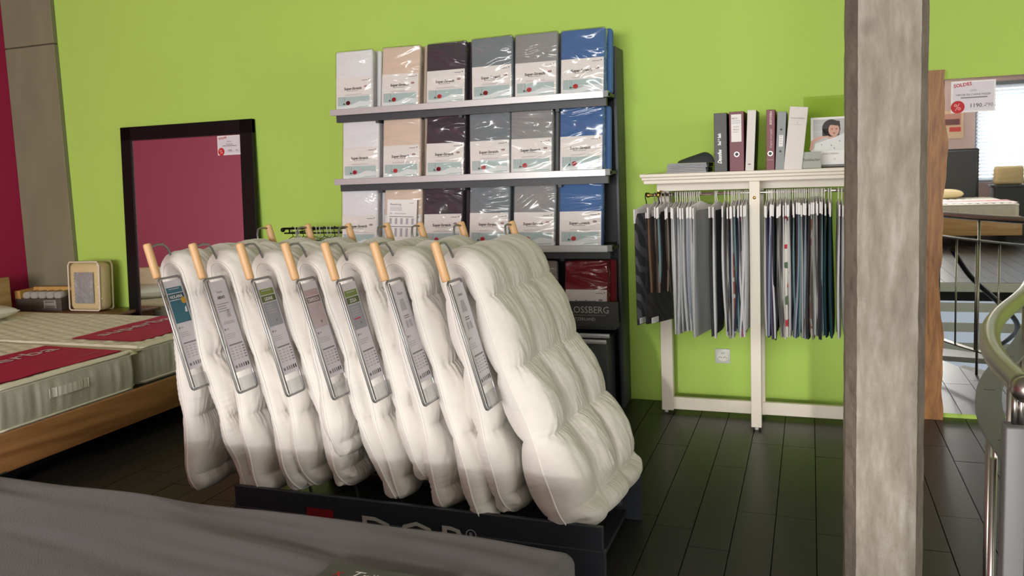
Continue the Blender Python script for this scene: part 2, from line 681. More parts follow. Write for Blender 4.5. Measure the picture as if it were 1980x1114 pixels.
def concrete_column():
    x0, x1, y0, y1 = 0.098, 0.315, 2.60, 2.82
    c = 0.03
    nz = 260
    base = [(x0 + c, y0), (x1 - c * 0.75, y0), (x1, y0 + c), (x1, y1 - c), (x1 - c, y1), (x0 + c, y1), (x0, y1 - c), (x0, y0 + c)]
    # subdivide profile
    prof = []
    for i in range(8):
        a, b = base[i], base[(i + 1) % 8]
        n = 6 if i % 2 == 0 else 3
        for k in range(n):
            prof.append((a[0] + (b[0] - a[0]) * k / n, a[1] + (b[1] - a[1]) * k / n, 1 if (i % 2 == 1 or k == 0) else 0))
    m = len(prof)
    P = np.zeros((nz, m + 1, 3))
    zz = np.linspace(0, ZC - 0.001, nz)
    cx, cy = (x0 + x1) / 2, (y0 + y1) / 2
    for j in range(m + 1):
        px, py, edge = prof[j % m]
        rough = 0.003 if edge else 0.0006
        nn = vnoise(zz, np.full_like(zz, j % m * 1.7), 22, 5) * 0.6 + vnoise(zz, np.full_like(zz, j % m * 1.7), 60, 6) * 0.4
        nn = np.minimum(nn, 0.2)
        dx, dy = px - cx, py - cy
        L = math.hypot(dx, dy)
        P[:, j, 0] = px + dx / L * nn * rough
        P[:, j, 1] = py + dy / L * nn * rough
        P[:, j, 2] = zz
    mb = MB().grid(P, flip=True, smooth=False)
    # chamfer strips are rougher and darker cast
    per = m
    for fi in range(len(mb.f)):
        j = fi % per
        if prof[j][2] == 1 and prof[(j + 1) % m][2] == 1:
            mb.m[fi] = 1
    o = mb.build('concrete_column', [concrete_mat(), mat('concrete_edge', (122, 112, 98), 0.85, bump=(30, 0.7, 8), var=(16, (88, 80, 70), 1.8, (1, 1, 0.4)))])
    tag(o, 'rough grey concrete column with chamfered edges standing before the white fabric rack', 'column')


concrete_column()

# ------------------------------------------------------------------ floor of staggered planks with stair opening
PLAN = [(.352, 1.62), (.352, 1.86), (.382, 2.09), (.445, 2.33), (.575, 2.69), (.70, 3.10), (.86, 3.5), (1.0, 3.78), (1.17, 4.04), (1.42, 4.26), (1.8, 4.4), (2.7, 4.45)]
HOLE_Y0, HOLE_X1 = -0.35, 2.7


def spline(pts, n):
    pts = [Vector(p) for p in pts]
    P = [pts[0] * 2 - pts[1]] + pts + [pts[-1] * 2 - pts[-2]]
    out = []
    for i in range(1, len(P) - 2):
        for k in range(n):
            t = k / n
            a, b, c, d = P[i - 1], P[i], P[i + 1], P[i + 2]
            out.append(0.5 * ((2 * b) + (c - a) * t + (2 * a - 5 * b + 4 * c - d) * t * t + (3 * b - a - 3 * c + d) * t ** 3))
    out.append(pts[-1])
    return out


CURVE = spline([(p[0], p[1], 0) for p in PLAN], 8)
_cx = np.array([p.x for p in CURVE]) + 0.03
_cy = np.array([p.y for p in CURVE])
_o = np.maximum.accumulate(_cx + np.arange(len(_cx)) * 1e-6)


def hole_top(x):
    return float(np.interp(x, _o, _cy))


def build_floor():
    slab = MB()
    hx0 = 0.385
    slab.box(XL, hx0, REAR, WY, -0.2, -0.013)
    slab.box(HOLE_X1, XR, REAR, WY, -0.2, -0.013)
    slab.box(hx0, HOLE_X1, REAR, HOLE_Y0, -0.2, -0.013)
    xs = np.linspace(hx0, HOLE_X1, 40)
    for a, b in zip(xs[:-1], xs[1:]):
        slab.prism([(a, hole_top(a)), (b, hole_top(b)), (b, WY), (a, WY)], -0.2, -0.013)
    fl = structure(slab.build('floor', mat('grout_dark', (16, 15, 14), 0.8)))
    tile_m = mat('dark_plank', (33, 31, 30), 0.36, spec=0.45, bump=(40, 0.05, 6), var=(10, (42, 39, 37), 1.5, (1, 0.1, 1)))
    g = 0.0018
    L, Wd = 0.85, 0.15
    rnd = random.Random(3)
    rest = MB()
    cnt = 0
    shared = {}
    i0 = int(math.floor((XL - 0.018) / Wd))
    for i in range(i0, int((XR - 0.018) / Wd) + 1):
        x0, x1 = 0.018 + i * Wd, 0.018 + (i + 1) * Wd
        off = {3: 4.307, 4: 4.11, 2: 3.985}.get(i, 4.0 + rnd.random() * L)
        y = off - L * 14
        while y < WY:
            ya, yb = max(y, REAR), min(y + L, WY)
            y += L
            if yb - ya < 0.02:
                continue
            xa, xb = max(x0, XL), min(x1, XR)
            if xb - xa < 0.02:
                continue
            polys = []
            if xb <= 0.385 or xa >= HOLE_X1 or yb <= HOLE_Y0 or ya >= hole_top(xb):
                polys.append([(xa + g, ya + g), (xb - g, ya + g), (xb - g, yb - g), (xa + g, yb - g)])
            else:
                if ya < HOLE_Y0:
                    polys.append([(xa + g, ya + g), (xb - g, ya + g), (xb - g, HOLE_Y0), (xa + g, HOLE_Y0)])
                xx = np.linspace(max(xa + g, 0.3), xb - g, 7)
                low = [(float(q), max(ya + g, hole_top(float(q)) if q > 0.384 else ya + g)) for q in xx]
                low = [p for p in low if p[1] < yb - g - 0.004]
                if len(low) >= 2:
                    polys.append(low + [(low[-1][0], yb - g), (low[0][0], yb - g)])
            for poly in polys:
                cx = sum(p[0] for p in poly) / len(poly)
                cy = sum(p[1] for p in poly) / len(poly)
                dz = rnd.uniform(-0.0005, 0.0005)
                near = -3.6 < cx < 1.5 and cy > 1.75 and not (-2.15 < cx < -0.7 and 1.9 < cy < 3.2)
                if near and cnt < 290:
                    loc = [(p[0] - cx, p[1] - cy) for p in poly]
                    key = tuple((round(p[0], 3), round(p[1], 3)) for p in loc)
                    if key not in shared:
                        mb = MB().prism(loc, -0.013, 0)
                        o = mb.build('plank', tile_m, fl, (cx, cy, dz))
                        shared[key] = o.data
                    else:
                        place('plank', shared[key], fl, (cx, cy, dz))
                    cnt += 1
                else:
                    rest.prism(poly, -0.013 + dz, dz)
    r = rest.build('planks', tile_m, fl)
    r['kind'] = 'stuff'


build_floor()
# the fascia around the stair opening and the stairwell below
well = MB()
fas = mat('fascia_white', (214, 208, 200), 0.5)
for a, b in zip(CURVE[:-1], CURVE[1:]):
    ax, bx = a.x + 0.034, b.x + 0.034
    well.add([(ax, a.y, -0.004), (bx, b.y, -0.004), (bx, b.y, -0.5), (ax, a.y, -0.5)], [(0, 1, 2, 3)])
for k in range(4):
    well.box(0.40, HOLE_X1, HOLE_Y0 - 0.02 + k * 0.0, HOLE_Y0 + 0.012, -0.10 - k * 0.22, -0.004 - k * 0.22, bev=0.004, seg=1)
well.box(HOLE_X1, HOLE_X1 + 0.02, HOLE_Y0, WY - 0.3, -1.2, -0.004)
structure(well.build('trim_2', fas))
structure(box_obj('floor_lower', (-0.5, 3.6, 0.2, WY, -2.7, -2.6), mat('lower_floor', (60, 57, 54), 0.5)))

# ------------------------------------------------------------------ stair railing (steel) around the opening
def railing():
    t = thing('stair_railing', 'curved brushed steel railing with ball-ended handrail around the stair opening', 'railing', (0, 0, 0))
    hr = [Vector((p.x, p.y, 1.0)) for p in CURVE]
    MB().tube([p[:] for p in hr], 0.0212, 20).build('handrail', M_STEEL, t)
    MB().sphere((hr[0].x, hr[0].y - 0.004, 1.0), 0.0235, 24).build('ball_end', M_STEEL, t)
    grey = mat('railing_grey', (104, 104, 106), 0.5)

    def strip(z0, z1, half, name, m, start=0):
        L, R = [], []
        pts = CURVE[start:]
        for i, p in enumerate(pts):
            d = (pts[min(i + 1, len(pts) - 1)] - pts[max(i - 1, 0)]).normalized()
            nrm = Vector((d.y, -d.x, 0))
            L.append(p - nrm * half)
            R.append(p + nrm * half)
        n = len(pts)
        vs = [(q.x, q.y, z) for z in (z0, z1) for S in (L, R) for q in S]
        fs = []
        for i in range(n - 1):
            fs += [(i, n + i, n + i + 1, i + 1), (2 * n + i, 2 * n + i + 1, 3 * n + i + 1, 3 * n + i),
                   (i, i + 1, 2 * n + i + 1, 2 * n + i), (n + i, 3 * n + i, 3 * n + i + 1, n + i + 1)]
        fs += [(0, 2 * n, 3 * n, n), (n - 1, 2 * n - 1, 4 * n - 1, 3 * n - 1)]
        return MB().add(vs, fs).build(name, m, t)
    flat = strip(0.852, 0.860, 0.026, 'upper_flat_bar', grey)
    strip(0.150, 0.158, 0.020, 'lower_flat_bar', M_STEEL)
    # arc length positions
    d = [0]
    for a, b in zip(CURVE[:-1], CURVE[1:]):
        d.append(d[-1] + (b - a).length)

    def at(s):
        x = float(np.interp(s, d, [p.x for p in CURVE]))
        y = float(np.interp(s, d, [p.y for p in CURVE]))
        return x, y
    s = 0.14
    k = 0
    while s < d[-1] - 0.05:
        x, y = at(s)
        MB().tube([(x, y, 0.154), (x, y, 0.856)], 0.006, 8).build('baluster', M_STEEL, t)
        if k % 2 == 0:
            MB().box(x - 0.011, x + 0.011, y - 0.0012, y + 0.0012, 0.8602, 0.8606).build('slot', M_INK, flat)
        s += 0.19
        k += 1
    for s in (0.045, 1.15, 2.25, 3.1):
        x, y = at(s)
        MB().tube([(x, y, -0.1), (x, y, 0.99)], 0.008, 10).build('support_rod', M_STEEL, t)
    # end post: flat bar with two pins up to the handrail
    x, y = CURVE[0].x, CURVE[0].y
    MB().box(x - 0.03, x + 0.003, y - 0.012, y + 0.03, 0.0, 0.932, bev=0.003).build('end_post', grey, t)
    for dx in (-0.006, 0.004):
        MB().tube([(x + dx - 0.006, y + 0.014, 0.93), (x + dx - 0.006, y + 0.014, 0.99)], 0.0055, 10).build('pin', M_STEEL, t)
    MB().tube([(x - 0.037, y + 0.05, 0.0), (x - 0.037, y + 0.05, 0.854)], 0.006, 12).build('baluster', M_STEEL, t)
    # handrail of the flight that descends
    c = [(0.95, 3.0, 0.72), (1.1, 2.8, 0.5), (1.35, 2.5, 0.25), (1.55, 2.1, 0.02), (1.6, 1.6, -0.2), (1.45, 1.2, -0.45)]
    MB().tube([p[:] for p in spline(c, 6)], 0.02, 10).build('descending_handrail', M_BLACK, t)


railing()

# stair flight inside the opening
t = thing('stair_flight', 'dark stair treads descending in the opening inside the steel railing', 'stairs', (0, 0, 0))
for k in range(7):
    a = 0.35 + k * 0.36
    cx, cy = 1.75, 2.6
    p = [(cx + 0.1 * math.cos(q), cy + 0.1 * math.sin(q)) for q in (a + PI - 0.17, a + PI + 0.17)]
    w = [(cx + 0.85 * math.cos(q), cy + 0.85 * math.sin(q)) for q in (a + PI + 0.17, a + PI - 0.17)]
    MB().prism(p + w, -0.22 - k * 0.19, -0.18 - k * 0.19).build('tread', mat('tread_grey', (120, 116, 112), 0.5), t)
MB().tube([(1.75, 2.6, -2.6), (1.75, 2.6, -0.1)], 0.05, 16).build('newel_post', M_CHAR, t)

# ------------------------------------------------------------------ bedding display rack
RX0, RX1 = -2.77, -1.03
LEVELS = [1.815, 1.392, 0.972]
lip_m = mat('aluminium_lip', (196, 197, 198), 0.35, metal=0.4)
panel_m = mat('rack_panel', (60, 63, 66), 0.5)


def bedding_rack():
    t = thing('display_rack', 'tall charcoal shelving rack of packaged fitted sheets against the green wall', 'rack', ((RX0 + RX1) / 2, 4.78, 0))
    cx = (RX0 + RX1) / 2
    w = (RX1 - RX0) / 2
    box_obj('back_panel', (-w + 0.02, w - 0.01, -0.05, -0.02, 0, 2.05), panel_m, t)
    for x in (-w + 0.35, 0.0, w - 0.35):
        box_obj('upright', (x - 0.02, x + 0.02, -0.075, -0.05, 0, 2.03), M_CHAR, t)
    box_obj('side_panel', (w - 0.012, w + 0.008, -0.19, 0.0, 0, 2.075), panel_m, t, bev=0.003)
    for z in LEVELS:
        s = box_obj('shelf', (-w, w, -0.36, -0.05, z - 0.026, z - 0.008), panel_m, t)
        box_obj('front_lip', (-w, w - 0.025, -0.374, -0.36, z - 0.034, z + 0.004), lip_m, s, bev=0.002, seg=1)
        box_obj('end_cap', (w - 0.025, w, -0.372, -0.33, z - 0.03, z + 0.004), mat('cap_grey', (120, 124, 122), 0.4), s)
        box_obj('shelf_rib', (-w + 0.02, w - 0.02, -0.335, -0.30, z - 0.075, z - 0.026), M_CHAR, s)
        for x in (-w + 0.3, -0.02, w - 0.3):
            box_obj('bracket', (x - 0.01, x + 0.01, -0.33, -0.06, z - 0.09, z - 0.026), M_CHAR, s)
    # lower section with brand plate
    s = box_obj('shelf', (-w, w, -0.36, -0.05, 0.50, 0.52), panel_m, t)
    pl = box_obj('brand_plate', (-w, w + 0.03, -0.392, -0.376, 0.522, 0.662), mat('plate_dark', (62, 62, 60), 0.5), t)
    M = Matrix.Translation((0, -0.3925, 0)) @ Matrix.Rotation(PI / 2, 4, 'X')
    pr = Print(M)
    pr.text(0, 'SCHLOSSBERG', w - 0.020, 0.598, 0.054, align='RIGHT', sx=0.92)
    pr.text(0, 'SWITZERLAND', w - 0.10, 0.555, 0.024, align='RIGHT', sx=1.0)
    pr.rect(0, w - 0.3, 0.585, w - 0.04, 0.5862)
    pr.build('lettering', mat('plate_letter', (176, 176, 170), 0.5), pl)
    for k in range(2):
        box_obj('front_lip', (-w, w - 0.03 - 0.02 * k, -0.374, -0.35, 0.452 + 0.0 - k * 0.034, 0.476 - k * 0.034), lip_m, s, bev=0.003)
    box_obj('base_cabinet', (-w, w - 0.05, -0.34, -0.05, 0.0, 0.44), panel_m, t, bev=0.004)
    return t


bedding_rack()

# packaged fitted sheets -------------------------------------------------
SHEETC = {'white': (232, 232, 236), 'beige': (222, 200, 182), 'aubergine': (66, 56, 66), 'slate': (122, 130, 136), 'grey': (146, 146, 146), 'blue': (72, 108, 160), 'red': (120, 8, 30), 'taupe': (140, 132, 124)}
FILM = film_mat('package_film', 0.07, 0.17, (2.4, 1.0))
label_m = [mat('label_white', (232, 228, 224), 0.5), M_INK, M_INKG, M_DKRED, mat('photo_teal', (176, 196, 196), 0.6), mat('photo_white', (222, 228, 228), 0.6), M_RED, mat('photo_teal_dark', (150, 172, 172), 0.6), mat('rose_leaf', (50, 70, 44), 0.6)]
PW, PH, PT = 0.252, 0.362, 0.05
_pk = {}


def package_meshes():
    # folded sheet: rounded block with slightly wavy folded layers at the sides
    mb = MB()
    mb.box(-PW / 2, PW / 2, 0, PT, 0, PH, bev=0.011, seg=3)
    for k in range(3):
        y = 0.009 + k * 0.013
        mb.box(PW / 2 - 0.004, PW / 2 + 0.001, y, y + 0.009, 0.012, PH - 0.012, bev=0.002, seg=1)
    _pk['body'] = mb
    lh = 0.198
    M = Matrix.Translation((0, -0.0014, 0)) @ Matrix.Rotation(PI / 2, 4, 'X')
    p = Print(M)
    p.mb.box(-PW / 2 + 0.004, PW / 2 - 0.006, -0.0012, 0.0012, 0.004, lh, 0, bev=0.001, seg=1)
    x0, x1 = -PW / 2 + 0.016, PW / 2 - 0.018
    p.rect(4, x0, 0.006, x1, 0.082)
    p.rect(7, x0, 0.05, x0 + 0.05, 0.082, 2)
    for k in range(5):
        p.rect(5, x0 + 0.004 + k * 0.009, 0.05, x0 + 0.007 + k * 0.009, 0.08, 3)
    p.poly(5, [(x0, 0.006), (x1, 0.006), (x1, 0.045), (x0 + 0.15, 0.052), (x0 + 0.1, 0.034), (x0 + 0.05, 0.026), (x0, 0.028)], 4)
    p.poly(4, [(x1 - 0.1, 0.012), (x1, 0.014), (x1, 0.02), (x1 - 0.07, 0.019)], 5)
    for k in range(7):
        a = k * 2 * PI / 7
        p.disc(6, x0 + 0.072 + 0.007 * math.cos(a), 0.044 + 0.006 * math.sin(a), 0.0085, 0.0075, 6, 10)
    p.disc(3, x0 + 0.072, 0.045, 0.005, 0.004, 7, 10)
    p.rect(8, x0 + 0.045, 0.036, x0 + 0.066, 0.039, 6)
    p.poly(8, [(x0 + 0.036, 0.034), (x0 + 0.05, 0.034), (x0 + 0.044, 0.047)], 6)
    p.text(1, 'Super-Stretch', -0.065, 0.124, 0.0215, 2, align='LEFT', sx=1.0, bold=0.0006)
    p.disc(3, 0.083, 0.139, 0.0115, 0.0055, 2)
    p.rect(5, 0.077, 0.1375, 0.089, 0.1402, 3)
    p.rect(2, -0.045, 0.116, 0.03, 0.1182, 2)
    p.lines(2, -0.06, 0.094, 0.055, 1, 0.01, 0.0016, 2)
    p.rect(2, -0.06, 0.088, x1, 0.0888, 2)
    p.rect(2, 0.055, 0.176, 0.096, 0.1795, 2)
    p.disc(1, 0.105, 0.181, 0.0032, 0.0032, 2)
    _pk['label'] = p.mb
    f = MB()
    f.box(-PW / 2 - 0.003, PW / 2 + 0.004, -0.006, PT + 0.003, -0.001, PH + 0.004, bev=0.012, seg=3)
    _pk['film'] = f


package_meshes()
_pkme = {}


def package(X, Y, Z, color, label, lean=0.13, rz=0.0, scale=(1, 1, 1), film=True, group='packaged fitted sheets on the rack', lab=True, tilt=0.0):
    t = thing('sheet_package', label, 'package', (X, Y, Z), (-lean, tilt, rz), group)
    t.scale = scale
    cm = mat('sheet_' + color, SHEETC[color], 0.85, bump=(60, 0.1, 3), sheen=0.1)
    if ('b', color) not in _pkme:
        o = _pk['body'].build('folded_sheet', cm, t)
        _pkme[('b', color)] = o.data
    else:
        place('folded_sheet', _pkme[('b', color)], t)
    if lab:
        if 'l' not in _pkme:
            _pkme['l'] = _pk['label'].build('label_card', label_m, t).data
        else:
            place('label_card', _pkme['l'], t)
    if film:
        if 'f' not in _pkme:
            _pkme['f'] = _pk['film'].build('plastic_film', FILM, t).data
        else:
            place('plastic_film', _pkme['f'], t)
    return t


ROWS = [
    [(-2.618, 'white', 0.02, 0.0), (-2.305, 'beige', 0, 0.02), (-2.005, 'aubergine', 0, 0), (-1.713, 'slate', 0, -0.01), (-1.450, 'grey', 0, 0), (-1.180, 'blue', 0, 0)],
    [(-2.600, 'white', 0, 0), (-2.320, 'beige', 0, 0), (-2.033, 'aubergine', 0, 0.01), (-1.745, 'slate', 0, -0.01), (-1.492, 'grey', 0, 0), (-1.200, 'blue', 0, 0)],
    [(-2.636, 'white', 0, 0), (-2.335, 'beige', 0, 0.0), (-2.070, 'aubergine', 0, 0), (-1.772, 'slate', 0, 0.02), (-1.494, 'grey', 0, 0.01), (-1.218, 'blue', 0, 0)],
]
CNAME = {'white': 'white', 'beige': 'beige', 'aubergine': 'dark aubergine', 'slate': 'slate grey', 'grey': 'mid grey', 'blue': 'blue'}
RNAME = ['top', 'second', 'third']
for r, row in enumerate(ROWS):
    for k, (x, c, rz, tl) in enumerate(row):
        package(x, 4.436, LEVELS[r] - 0.004, c, '%s fitted sheet package at the front of the rack\'s %s shelf' % (CNAME[c], RNAME[r]), 0.13 + 0.02 * ((k * 7 + r * 3) % 3 - 1), rz, tilt=tl)
        if not (r == 2 and k == 5):
            bx = 0.022 if k != 4 else 0.012
            package(x + bx, 4.503, LEVELS[r] - 0.004, c, '%s sheet package tucked behind the front one on the rack\'s %s shelf' % (CNAME[c], RNAME[r]), 0.125, rz, film=False, lab=False, group='sheet packages in the second row')
            if c in ('white', 'aubergine') and r != 1:
                package(x + bx + 0.012, 4.565, LEVELS[r] - 0.004, c, '%s sheet package rearmost of its pile on the rack\'s %s shelf' % (CNAME[c], RNAME[r]), 0.12, rz, film=False, lab=False, group='sheet packages in the third row')
package(-1.197, 4.44, 0.522, 'red', 'dark red fitted sheet package on the shelf behind the brand plate', 0.10)
package(-1.172, 4.508, 0.522, 'red', 'second dark red sheet package behind the front red one', 0.10, film=False, lab=False)
package(-1.50, 4.44, 0.522, 'taupe', 'taupe sheet package beside the red one above the brand plate', 0.10)
# order form leaning on the beige package of the third shelf
t = thing('order_form', 'white printed order form in a sleeve before the beige package on the third shelf', 'leaflet', (-2.335, 4.412, LEVELS[2] + 0.002), (-0.12, 0.035, 0))
box_obj('sheet', (-0.1, 0.1, -0.001, 0.001, 0, 0.285), M_PAPER, t)
p = Print(Matrix.Translation((0, -0.0011, 0)) @ Matrix.Rotation(PI / 2, 4, 'X'))
p.text(0, 'Bestellung', -0.08, 0.25, 0.018).lines(1, -0.08, 0.236, 0.0, 3, 0.009, 0.0035)
p.text(0, 'Nr.', -0.08, 0.196, 0.014).lines(1, -0.05, 0.198, 0.03, 1, 0.01, 0.004)
p.rect(0, -0.085, 0.18, 0.08, 0.183).rect(0, -0.085, 0.12, 0.08, 0.123)
for i in range(5):
    p.rect(1, -0.082 + i * 0.037, 0.136, -0.066 + i * 0.037, 0.172)
    p.rect(1, -0.082 + i * 0.037, 0.06, -0.066 + i * 0.037, 0.112)
p.rect(1, 0.05, 0.262, 0.078, 0.266)
p.build('print', [M_INK, M_INKL], t)

# ------------------------------------------------------------------ black-framed mirror leaning on the wall
def price_tag(name, label, loc, rot, w, h, parts, sc=1.0):
    t = thing(name, label, 'price tag', loc, rot)
    box_obj('card', (0, w, -0.002, 0, 0, h), M_PAPER, t)
    p = Print(Matrix.Translation((0, -0.0021, 0)) @ Matrix.Rotation(PI / 2, 4, 'X'))
    p.rect(4, w * 0.04, h * 0.05, w * 0.96, h * 0.95, 0.5)
    p.text(0, 'SOLDES', w * 0.06, h * 0.80, h * 0.15, 2, rot=0.12, sx=1.0, bold=0.0006)
    p.disc(0, w * 0.155, h * 0.18, h * 0.2, w=2, n=24)
    p.text(3, '%', w * 0.155, h * 0.08, h * 0.3, 3, rot=0.1, align='CENTER')
    p.text(2, parts[0], w * 0.5, h * 0.66, h * 0.09, 2, align='CENTER')
    p.text(1, parts[1], w * 0.5, h * 0.53, h * 0.085, 2, align='CENTER')
    p.lines(2, w * 0.22, h * 0.45, w * 0.82, 1, 0.01, h * 0.035, 2)
    p.text(1, parts[2], w * 0.42, h * 0.15, h * 0.18, 2)
    p.text(2, parts[3], w * 0.76, h * 0.16, h * 0.16, 2)
    p.build('print', [M_RED, M_INK, M_INKG, mat('print_pink', (240, 170, 170), 0.6), mat('tag_grey', (218, 212, 220), 0.5)], t)
    return t


def black_mirror():
    lean = math.atan2(0.085, 1.83)
    X0, X1, H = -4.785, -3.615, 1.832
    t = thing('standing_mirror', 'large black-framed mirror leaning against the green wall behind the bed', 'mirror', ((X0 + X1) / 2, 4.672, 0), (-lean, 0, 0))
    w = (X1 - X0) / 2
    fw = 0.098
    fr = MB()
    fr.box(-w, w, -0.0, 0.035, H - fw, H, bev=0.003, seg=1)
    fr.box(-w, w, -0.0, 0.035, 0, fw, bev=0.003, seg=1)
    fr.box(-w, -w + fw, -0.0, 0.035, 0, H, bev=0.003, seg=1)
    fr.box(w - fw - 0.008, w, -0.0, 0.035, 0, H, bev=0.003, seg=1)
    fr.build('frame', M_BLACK, t)
    box_obj('backing', (-w + 0.01, w - 0.01, 0.034, 0.045, 0.01, H - 0.01), M_BLACK, t)
    box_obj('glass', (-w + fw - 0.004, w - fw - 0.004, 0.012, 0.018, fw - 0.004, H - fw + 0.004), M_MIRROR, t)
    bz = MB()
    a, b, c, d = -w + fw, w - fw - 0.008, fw, H - fw
    for q in ((a, a + 0.006, c, d), (b - 0.006, b, c, d), (a, b, d - 0.006, d)):
        bz.box(q[0], q[1], 0.008, 0.0115, q[2], q[3])
    bz.build('bevel_strip', mat('bevel_grey', (150, 120, 132), 0.1, metal=0.9), t)
    z = 1.59
    price_tag('price_tag', 'white sale price card with red percent disc on the black-framed mirror', (-3.915, 4.672 + z * math.tan(lean) + 0.008, z), (-lean, 0, 0), 0.2, 0.135, ('MIROIR', 'Wandspiegel', '199.-', '99.-'))


black_mirror()

# ------------------------------------------------------------------ live-edge mirror on the right of the back wall
def live_mirror():
    t = thing('live_edge_mirror', 'tall mirror with live-edge oak plank frame at the green wall beside the column', 'mirror', (0.65, WY, 0))
    lw = wood_mat('live_edge_oak', (172, 120, 64), (112, 70, 32), 15, 'Z', 0.45, 3.2)

    def plank(name, xa, xb, wavy_left):
        zs = np.linspace(0, 1.833, 60)
        wv = 0.010 * np.sin(zs * 5.2 + 0.6) + 0.006 * np.sin(zs * 13 + 2) + 0.003 * np.sin(zs * 31)
        if wavy_left:
            pts = [(xb, z) for z in zs] + [(xa + v, z) for z, v in zip(zs[::-1], wv[::-1])]
        else:
            pts = [(xa, z) for z in zs[::-1]] + [(xb + v, z) for z, v in zip(zs, wv)]
        M = Matrix.Translation((0, -0.012, 0)) @ Matrix.Rotation(PI / 2, 4, 'X')
        mb = MB()
        mb.prism(pts, 0.0, 0.042, M=M)
        return mb.build(name, lw, t)
    plank('oak_plank', -0.16, -0.004, False)
    plank('oak_plank', 0.86, 1.0, True)
    box_obj('glass', (-0.012, 0.87, -0.03, -0.022, 0.032, 1.785), M_MIRROR, t)
    box_obj('backing', (-0.1, 0.95, -0.02, -0.002, 0.05, 1.76), M_BLACK, t)
    price_tag('price_tag', 'large white sale price card with red percent disc on the live-edge mirror', (0.675, WY - 0.031, 1.612), (0, 0, 0), 0.2, 0.158, ('LIVO', 'MIROIR EN CHENE MASSIF', '1190.-', '790.-'))


live_mirror()

# ------------------------------------------------------------------ white textile rack
def white_rack():
    X0, X1 = -0.855, 0.345
    t = thing('textile_rack', 'white wooden rack with moulded top shelf holding hanging fabric samples', 'rack', (-0.27, 4.58, 0))
    ox = 0.27
    top = MB()
    top.box(X0 + ox, X1 + ox, -0.245, 0.19, 1.342, 1.360, bev=0.003, seg=1)
    top.build('top_shelf', M_WHITE, t)
    mo = MB()
    mo.box(X0 + ox + 0.008, X1 + ox - 0.008, -0.235, 0.185, 1.326, 1.342, bev=0.003, seg=1)
    mo.box(X0 + ox + 0.016, X1 + ox - 0.016, -0.222, 0.18, 1.306, 1.326, bev=0.003, seg=1)
    mo.build('moulding', M_WHITE, t)
    ap = MB()
    ap.box(X0 + ox + 0.06, X1 + ox - 0.06, -0.06, -0.035, 1.262, 1.306)
    ap.build('apron', M_WHITE, t)
    for xa in (-0.80 + ox, 0.24 + ox - 0.012):
        lg = box_obj('leg', (xa, xa + 0.066, -0.02, 0.03, 0.016, 1.306), M_WHITE, t, bev=0.002, seg=1)
        MB().tube([(xa + 0.022, 0.0, 0.0), (xa + 0.022, 0.0, 0.017)], 0.011, 12).build('foot', mat('foot_grey', (190, 188, 184), 0.5), lg)
    for ya in (-0.228, 0.0):
        lg = box_obj('leg', (-0.026, 0.026 if ya < -0.1 else 0.034, ya, ya + 0.046, 0.016, 1.306), M_WHITE, t, bev=0.002, seg=1)
        MB().tube([(0, ya + 0.02, 0.0), (0, ya + 0.02, 0.017)], 0.011, 12).build('foot', mat('foot_grey', (190, 188, 184), 0.5), lg)
    MB().sphere((0.0, -0.2285, 1.222), 0.0085, 12, sc=(1, 0.5, 1)).build('brass_button', M_BRASS, t)
    box_obj('stretcher', (-0.80 + ox + 0.066, 0.24 + ox, -0.012, 0.014, 0.022, 0.092), M_WHITE, t, bev=0.002, seg=1)
    box_obj('foot_beam', (-0.02, 0.02, -0.2, 0.01, 0.04, 0.085), M_WHITE, t)
    rod = MB()
    rod.tube([(X0 + ox + 0.03, -0.16, 1.246), (X1 + ox - 0.03, -0.16, 1.246)], 0.0085, 14)
    r = rod.build('hanging_rod', mat('chrome_rod', (225, 222, 214), 0.15, metal=1.0), t)
    MB().sphere((X0 + ox + 0.03, -0.16, 1.246), 0.014, 14).build('finial', M_BRASS, r)
    for x in (-0.80 + ox + 0.03,):
        MB().tube([(x, -0.02, 1.262), (x, -0.15, 1.262)], 0.006, 8).tube([(x - 0.006, -0.16, 1.246), (x + 0.006, -0.16, 1.246)], 0.019, 16).build('rod_bracket', M_BRASS, r)


white_rack()

